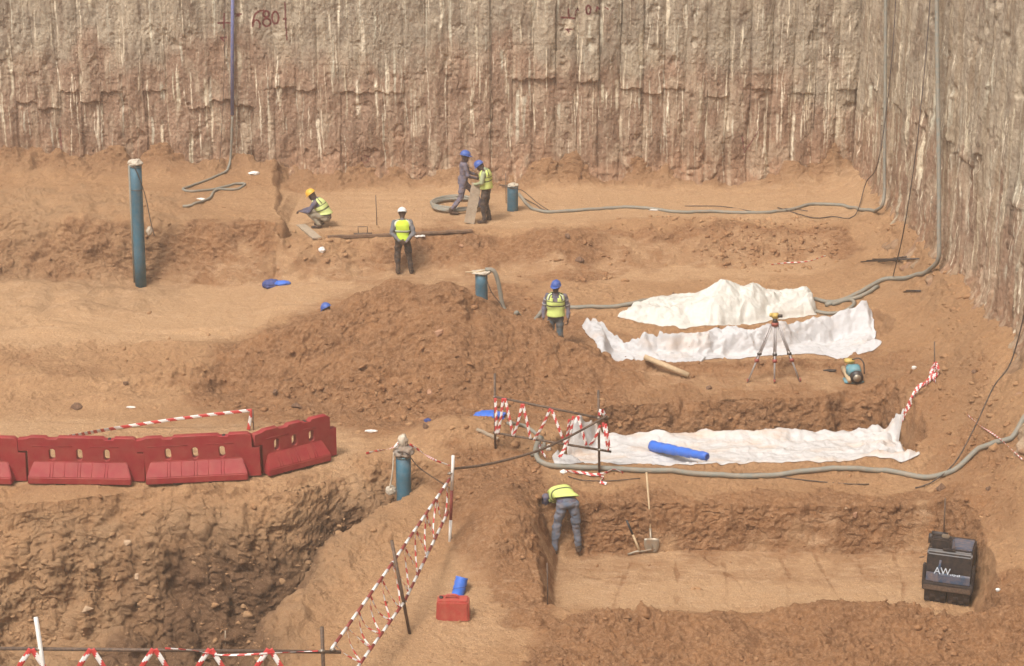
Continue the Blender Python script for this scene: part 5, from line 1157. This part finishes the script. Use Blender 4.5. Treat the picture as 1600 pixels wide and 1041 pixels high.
# tripod with level
fa, fb_, fc = G(1168, 598), G(1250, 597), G(1210, 599); fb2_ = G(1218, 575)
hc = at(1211, 505, (fa.y + fb_.y) / 2 + .12); e = empty('survey_tripod'); tag(e, 'aluminium surveying tripod with a small yellow instrument before the plastic sheets', 'tripod')
legs = [(fa, -.07), (fb_, .07), (fc, .0)]
for f_, dx in legs[:2] + [(fc, -.0)]:
    top_ = hc + V3(dx, -.03 if f_ is fc else .0, -.02); m_ = top_.lerp(f_, .62); lg = empty('leg'); lg.parent = e
    for s_ in (-.022, .022):
        bm = bmn(); tube(bm, [top_ + V3(s_, 0, 0), m_ + V3(s_ * .8, 0, 0)], .019, 8); part('rail', bm, m_alu, lg)
    bm = bmn(); tube(bm, [m_.lerp(top_, .25), f_], .021, 8); part('inner_rod', bm, m_alu, lg)
    bm = bmn(); bbox(bm, m_, (.10, .07, .08), bev=.01); part('clamp', bm, m_foot, lg); bm = bmn(); bbox(bm, m_.lerp(top_, .18), (.10, .07, .05), bev=.01); part('collar', bm, m_blk, lg)
    bm = bmn(); tube(bm, [f_ + V3(0, 0, .09), f_ - V3(0, 0, .01)], .02, 8, radii=[.028, .012]); part('foot', bm, m_foot, lg)
bm = bmn(); tube(bm, [hc + V3(0, 0, -.06), hc + V3(0, 0, .02)], .08, 16); part('head', bm, m_foot, e); bm = bmn(); tube(bm, [hc + V3(0, 0, .02), hc + V3(0, 0, .10)], .05, 14, radii=[.065, .045]); part('mount', bm, m_blk, e)
bm = bmn(); bbox(bm, hc + V3(0, 0, .17), (.15, .10, .12), bev=.015); inst = part('instrument', bm, m_yel, e)
bm = bmn(); tube(bm, [hc + V3(.05, -.03, .175), hc + V3(.15, -.05, .18)], .038, 12); part('eyepiece', bm, m_blk, inst); bm = bmn(); tube(bm, [hc + V3(-.07, 0, .185), hc + V3(-.12, .02, .185)], .045, 12); part('objective', bm, m_yel, inst)
# second leg seen behind the centre: hanging strap
bm = bmn(); tube(bm, catmull([hc + V3(.0, .05, -.06), hc + V3(.02, .06, -.5), hc + V3(.0, .05, -.8)], .1), .012, 6); part('strap', bm, m_blk, e)
# pump
c = G(1336, 600); e = empty('water_pump', c + V3(0, .12, 0)); tag(e, 'small teal and black pump with a round fan housing on the earth berm', 'pump')
bm = bmn(); bbox(bm, (0, .02, .03), (.46, .30, .05), bev=.012); part('base_plate', bm, m_teal, e)
bm = bmn(); tube(bm, [V3(.02, -.22, .17), V3(.02, -.04, .19)], .14, 24); part('fan_housing', bm, m_blk, e); bm = bmn(); tube(bm, [V3(.02, -.235, .17), V3(.02, -.215, .17)], .085, 20); part('fan_grille', bm, m_steelg, e)
bm = bmn(); tube(bm, [V3(.0, -.06, .20), V3(-.01, .08, .30)], .15, 20); bbox(bm, (-.02, .10, .26), (.30, .22, .22), bev=.03); part('motor_body', bm, m_teal, e)
bm = bmn(); bbox(bm, (-.10, .18, .44), (.22, .14, .10), bev=.02); part('tank', bm, m_yel, e); bm = bmn(); tube(bm, catmull([V3(-.05, .14, .48), V3(.10, .12, .52), V3(.20, .06, .42), V3(.21, -.02, .20)], .05), .015, 8); part('handle', bm, m_blk, e)
heap(1297, 580, (.14, .06, .03), m_blk, 'small dark rag on the berm left of the pump', 31.0)
# ------------------------------------------------------------------ trench roller
c = G(1487, 950); e = empty('trench_roller', c + V3(.02, .42, -.02), math.radians(-19)); e.scale = (.88, .58, .97); tag(e, 'black and blue trench roller parked at the right end of the front pit', 'roller')
bm = bmn()
for a0_, a1_ in ((-.47, -.02), (.02, .47)):
    tube(bm, [V3(a0_, -.28, .27), V3(a1_, -.28, .27)], .27, 30)
    for k in range(10):
        for j in range(4):
            an = 2 * math.pi * (k + .5 * (j % 2)) / 10; xx = a0_ + .06 + j * .11; bbox(bm, (xx, -.28 + .285 * math.cos(an), .27 + .285 * math.sin(an)), (.09, .05, .05), Matrix.Identity(3), .0)
part('front_drum', bm, m_blk, e, False)
bm = bmn(); tube(bm, [V3(-.47, .75, .27), V3(.47, .75, .27)], .27, 30); part('rear_drum', bm, m_blk, e)
def prism(bm, prof, x0, x1, bev=.02):
    a = [bm.verts.new((x0, y, z)) for y, z in prof]; b = [bm.verts.new((x1, y, z)) for y, z in prof]; n = len(prof); fs = []
    for k in range(n): fs.append(bm.faces.new((a[k], a[(k + 1) % n], b[(k + 1) % n], b[k])))
    fs.append(bm.faces.new(a[::-1])); fs.append(bm.faces.new(b))
    bmesh.ops.bevel(bm, geom=list({e_ for f_ in fs for e_ in f_.edges}), offset=bev, segments=2, affect='EDGES')
bm = bmn(); prism(bm, [(-.62, .30), (-.62, .48), (-.58, .54), (.9, .54), (.9, .30)], -.52, .52, .02); part('frame', bm, m_blk, e, False)
bm = bmn(); prism(bm, [(-.60, .52), (-.62, .70), (-.58, 1.08), (-.50, 1.14), (.85, 1.10), (.85, .52)], -.46, .47, .03); hood = part('hood', bm, m_blk, e, False)
bm = bmn(); bbox(bm, (.23, .10, 1.145), (.42, .95, .03), Matrix.Rotation(-.03, 3, 'X'), .01); part('top_panel', bm, m_mblue, hood, False)
bm = bmn(); prism(bm, [(-.645, .50), (-.65, .66), (-.615, .70), (-.60, .50)], -.30, .46, .008); part('blue_stripe', bm, m_mblue, hood, False)
bm = bmn(); bbox(bm, (-.37, -.625, .60), (.16, .03, .18), None, .008); part('stripe_end', bm, m_mblue, hood, False)
bm = bmn(); tube(bm, [V3(-.20, -.628, .62), V3(-.17, -.605, .95)], .028, 6); part('decal', bm, m_mblue, hood)
# lettering
def text(s, size, p, m, parent, name='lettering'):
    cu = bpy.data.curves.new('t', 'FONT'); cu.body = s; cu.size = size; cu.extrude = .004; o = bpy.data.objects.new('t', cu); COL.objects.link(o); bpy.context.view_layer.update()
    me = bpy.data.meshes.new_from_object(o.evaluated_get(bpy.context.evaluated_depsgraph_get())); bpy.data.objects.remove(o); me.materials.clear(); me.name = name
    me.transform(Matrix.Translation(p) @ Matrix.Rotation(math.pi / 2, 4, 'X')); return link(name, me, m, parent)
text('AW', .20, V3(-.29, -.664, .68), m_lite, hood); bm = bmn()
for k in range(6): bbox(bm, (.06 + k * .035, -.662, .685 + .006 * (k % 2)), (.022, .006, .022 + .01 * (k % 3)), None)
part('small_print', bm, m_lite, hood, False)
bm = bmn(); bbox(bm, (0, -.66, .38), (.98, .03, .10), None, .01); part('scraper_bar', bm, m_steel, e, False)
bm = bmn(); bbox(bm, (-.50, -.52, .60), (.06, .20, .45), None, .015); part('side_guard', bm, m_blk, e, False); bm = bmn(); bbox(bm, (.51, -.40, .60), (.05, .38, .52), None, .015); part('side_guard', bm, m_blk, e, False)
bm = bmn(); bbox(bm, (-.20, -.30, 1.25), (.40, .36, .22), None, .03); eng = part('engine', bm, m_blk, e, False)
bm = bmn(); tube(bm, [V3(-.47, -.30, 1.30), V3(-.38, -.30, 1.30)], .10, 18); part('air_cleaner', bm, m_blk, eng); bm = bmn(); tube(bm, [V3(-.42, -.22, 1.38), V3(-.08, -.22, 1.38)], .055, 14); part('muffler', bm, m_blk, eng)
bm = bmn(); bbox(bm, (-.12, -.34, 1.39), (.16, .12, .06), None, .015); part('cylinder_cover', bm, m_steelg, eng, False); bm = bmn(); bbox(bm, (.06, -.42, 1.27), (.05, .05, .18), None, .01); part('fuel_line', bm, m_mblue, eng, False)
bm = bmn(); bbox(bm, (-.02, -.50, 1.16), (.26, .10, .04), None, .01); part('latch', bm, m_blk, hood, False)
bm = bmn(); tube(bm, [V3(-.52, -.50, .95), V3(-.62, -.52, .93)], .012, 6); part('lever', bm, m_steel, e)
# ------------------------------------------------------------------ single stones and clods that stand out
m_stp = mat('pale_stone', (.52, .36, .23, 1), .9, .35, var=.3, scale=12, bump=.01); m_stpk = mat('pink_stone', (.46, .25, .15, 1), .9, .3, var=.3, scale=12, bump=.01); m_std = mat('dark_clod', (.16, .088, .055, 1), .95, .3, var=.3, scale=12, bump=.012)
STN = [(121, 637, .17, m_std, 'large dark clod on the haul road left of the tape'), (1336, 806, .12, m_stpk, 'pink stone set in the far face of the front pit'), (1322, 795, .07, m_stp, 'small pale stone above the pink stone in the pit face'), (137, 955, .17, m_stp, 'pale block of rock low in the deep pit'),
       (672, 614, .12, m_stpk, 'pale pink stone low on the front of the mound'), (196, 600, .10, m_std, 'dark clod on the road above the tape'), (430, 615, .13, m_std, 'dark rock at the left foot of the mound'), (463, 637, .17, m_std, 'flat dark rock at the foot of the mound behind the right barrier'),
       (1470, 764, .15, m_std, 'dark rock lying under the bend of the thick hose'), (664, 668, .14, m_std, 'dark clod right of the cloth cap of the largest well pipe'), (687, 522, .15, m_stpk, 'reddish rock high on the front of the mound'), (886, 370, .14, m_std, 'rock on the edge of the far platform right of the plank men'),
       (905, 408, .16, m_std, 'flat dark rock in the scarp above the standing man'), (1052, 460, .08, m_std, 'small dark clod on the ground above the heaped plastic'), (977, 560, .09, m_std, 'dark clod between the mound and the round post'), (1108, 607, .11, m_std, 'dark clod on the berm left of the tripod'),
       (1521, 582, .09, m_std, 'dark clod on the right slope near the side wall'), (200, 850, .12, m_stp, 'pale stone in the middle of the far side of the deep pit'), (215, 902, .14, m_stp, 'split pale stone low in the deep pit wall'), (720, 385, .10, m_stpk, 'pale stone in the scarp right of the white hatted man'), (1545, 765, .10, m_std, 'dark clod on the slope behind the black roller')]
for k, (a_, b_, s_, m_, l_) in enumerate(STN):
    V, T = CV[10 + k % 4]; me = bpy.data.meshes.new('rock'); an = k * 1.3; R_ = np.array([[math.cos(an), -math.sin(an), 0], [math.sin(an), math.cos(an), 0], [0, 0, 1]])
    me.from_pydata(((V @ R_.T) * s_ * .8).tolist(), [], T.tolist()); me.update(); o = link('rock', me, m_); o.location = G(a_, b_) + V3(0, 0, s_ * .15); tag(o, l_, 'rock', 'stones and clods')

# ------------------------------------------------------------------ dusty air
bm = bmesh.new(); bmesh.ops.create_cube(bm, size=1)
for v in bm.verts: v.co = Vector(((v.co.x) * 70, 27.5 + v.co.y * 66, 4.2 + v.co.z * 19.6))
me = bpy.data.meshes.new('haze'); bm.to_mesh(me); bm.free()
hm_ = bpy.data.materials.new('dusty_air'); hm_.use_nodes = True; ht = hm_.node_tree; ht.nodes.remove(ht.nodes['Principled BSDF'])
pv = ht.nodes.new('ShaderNodeVolumePrincipled'); pv.inputs['Color'].default_value = (.95, .86, .74, 1); pv.inputs['Density'].default_value = .0025
pv.inputs['Anisotropy'].default_value = .3
ht.links.new(pv.outputs[0], ht.nodes['Material Output'].inputs['Volume'])
ho = link('haze', me, hm_); ho['kind'] = 'stuff'
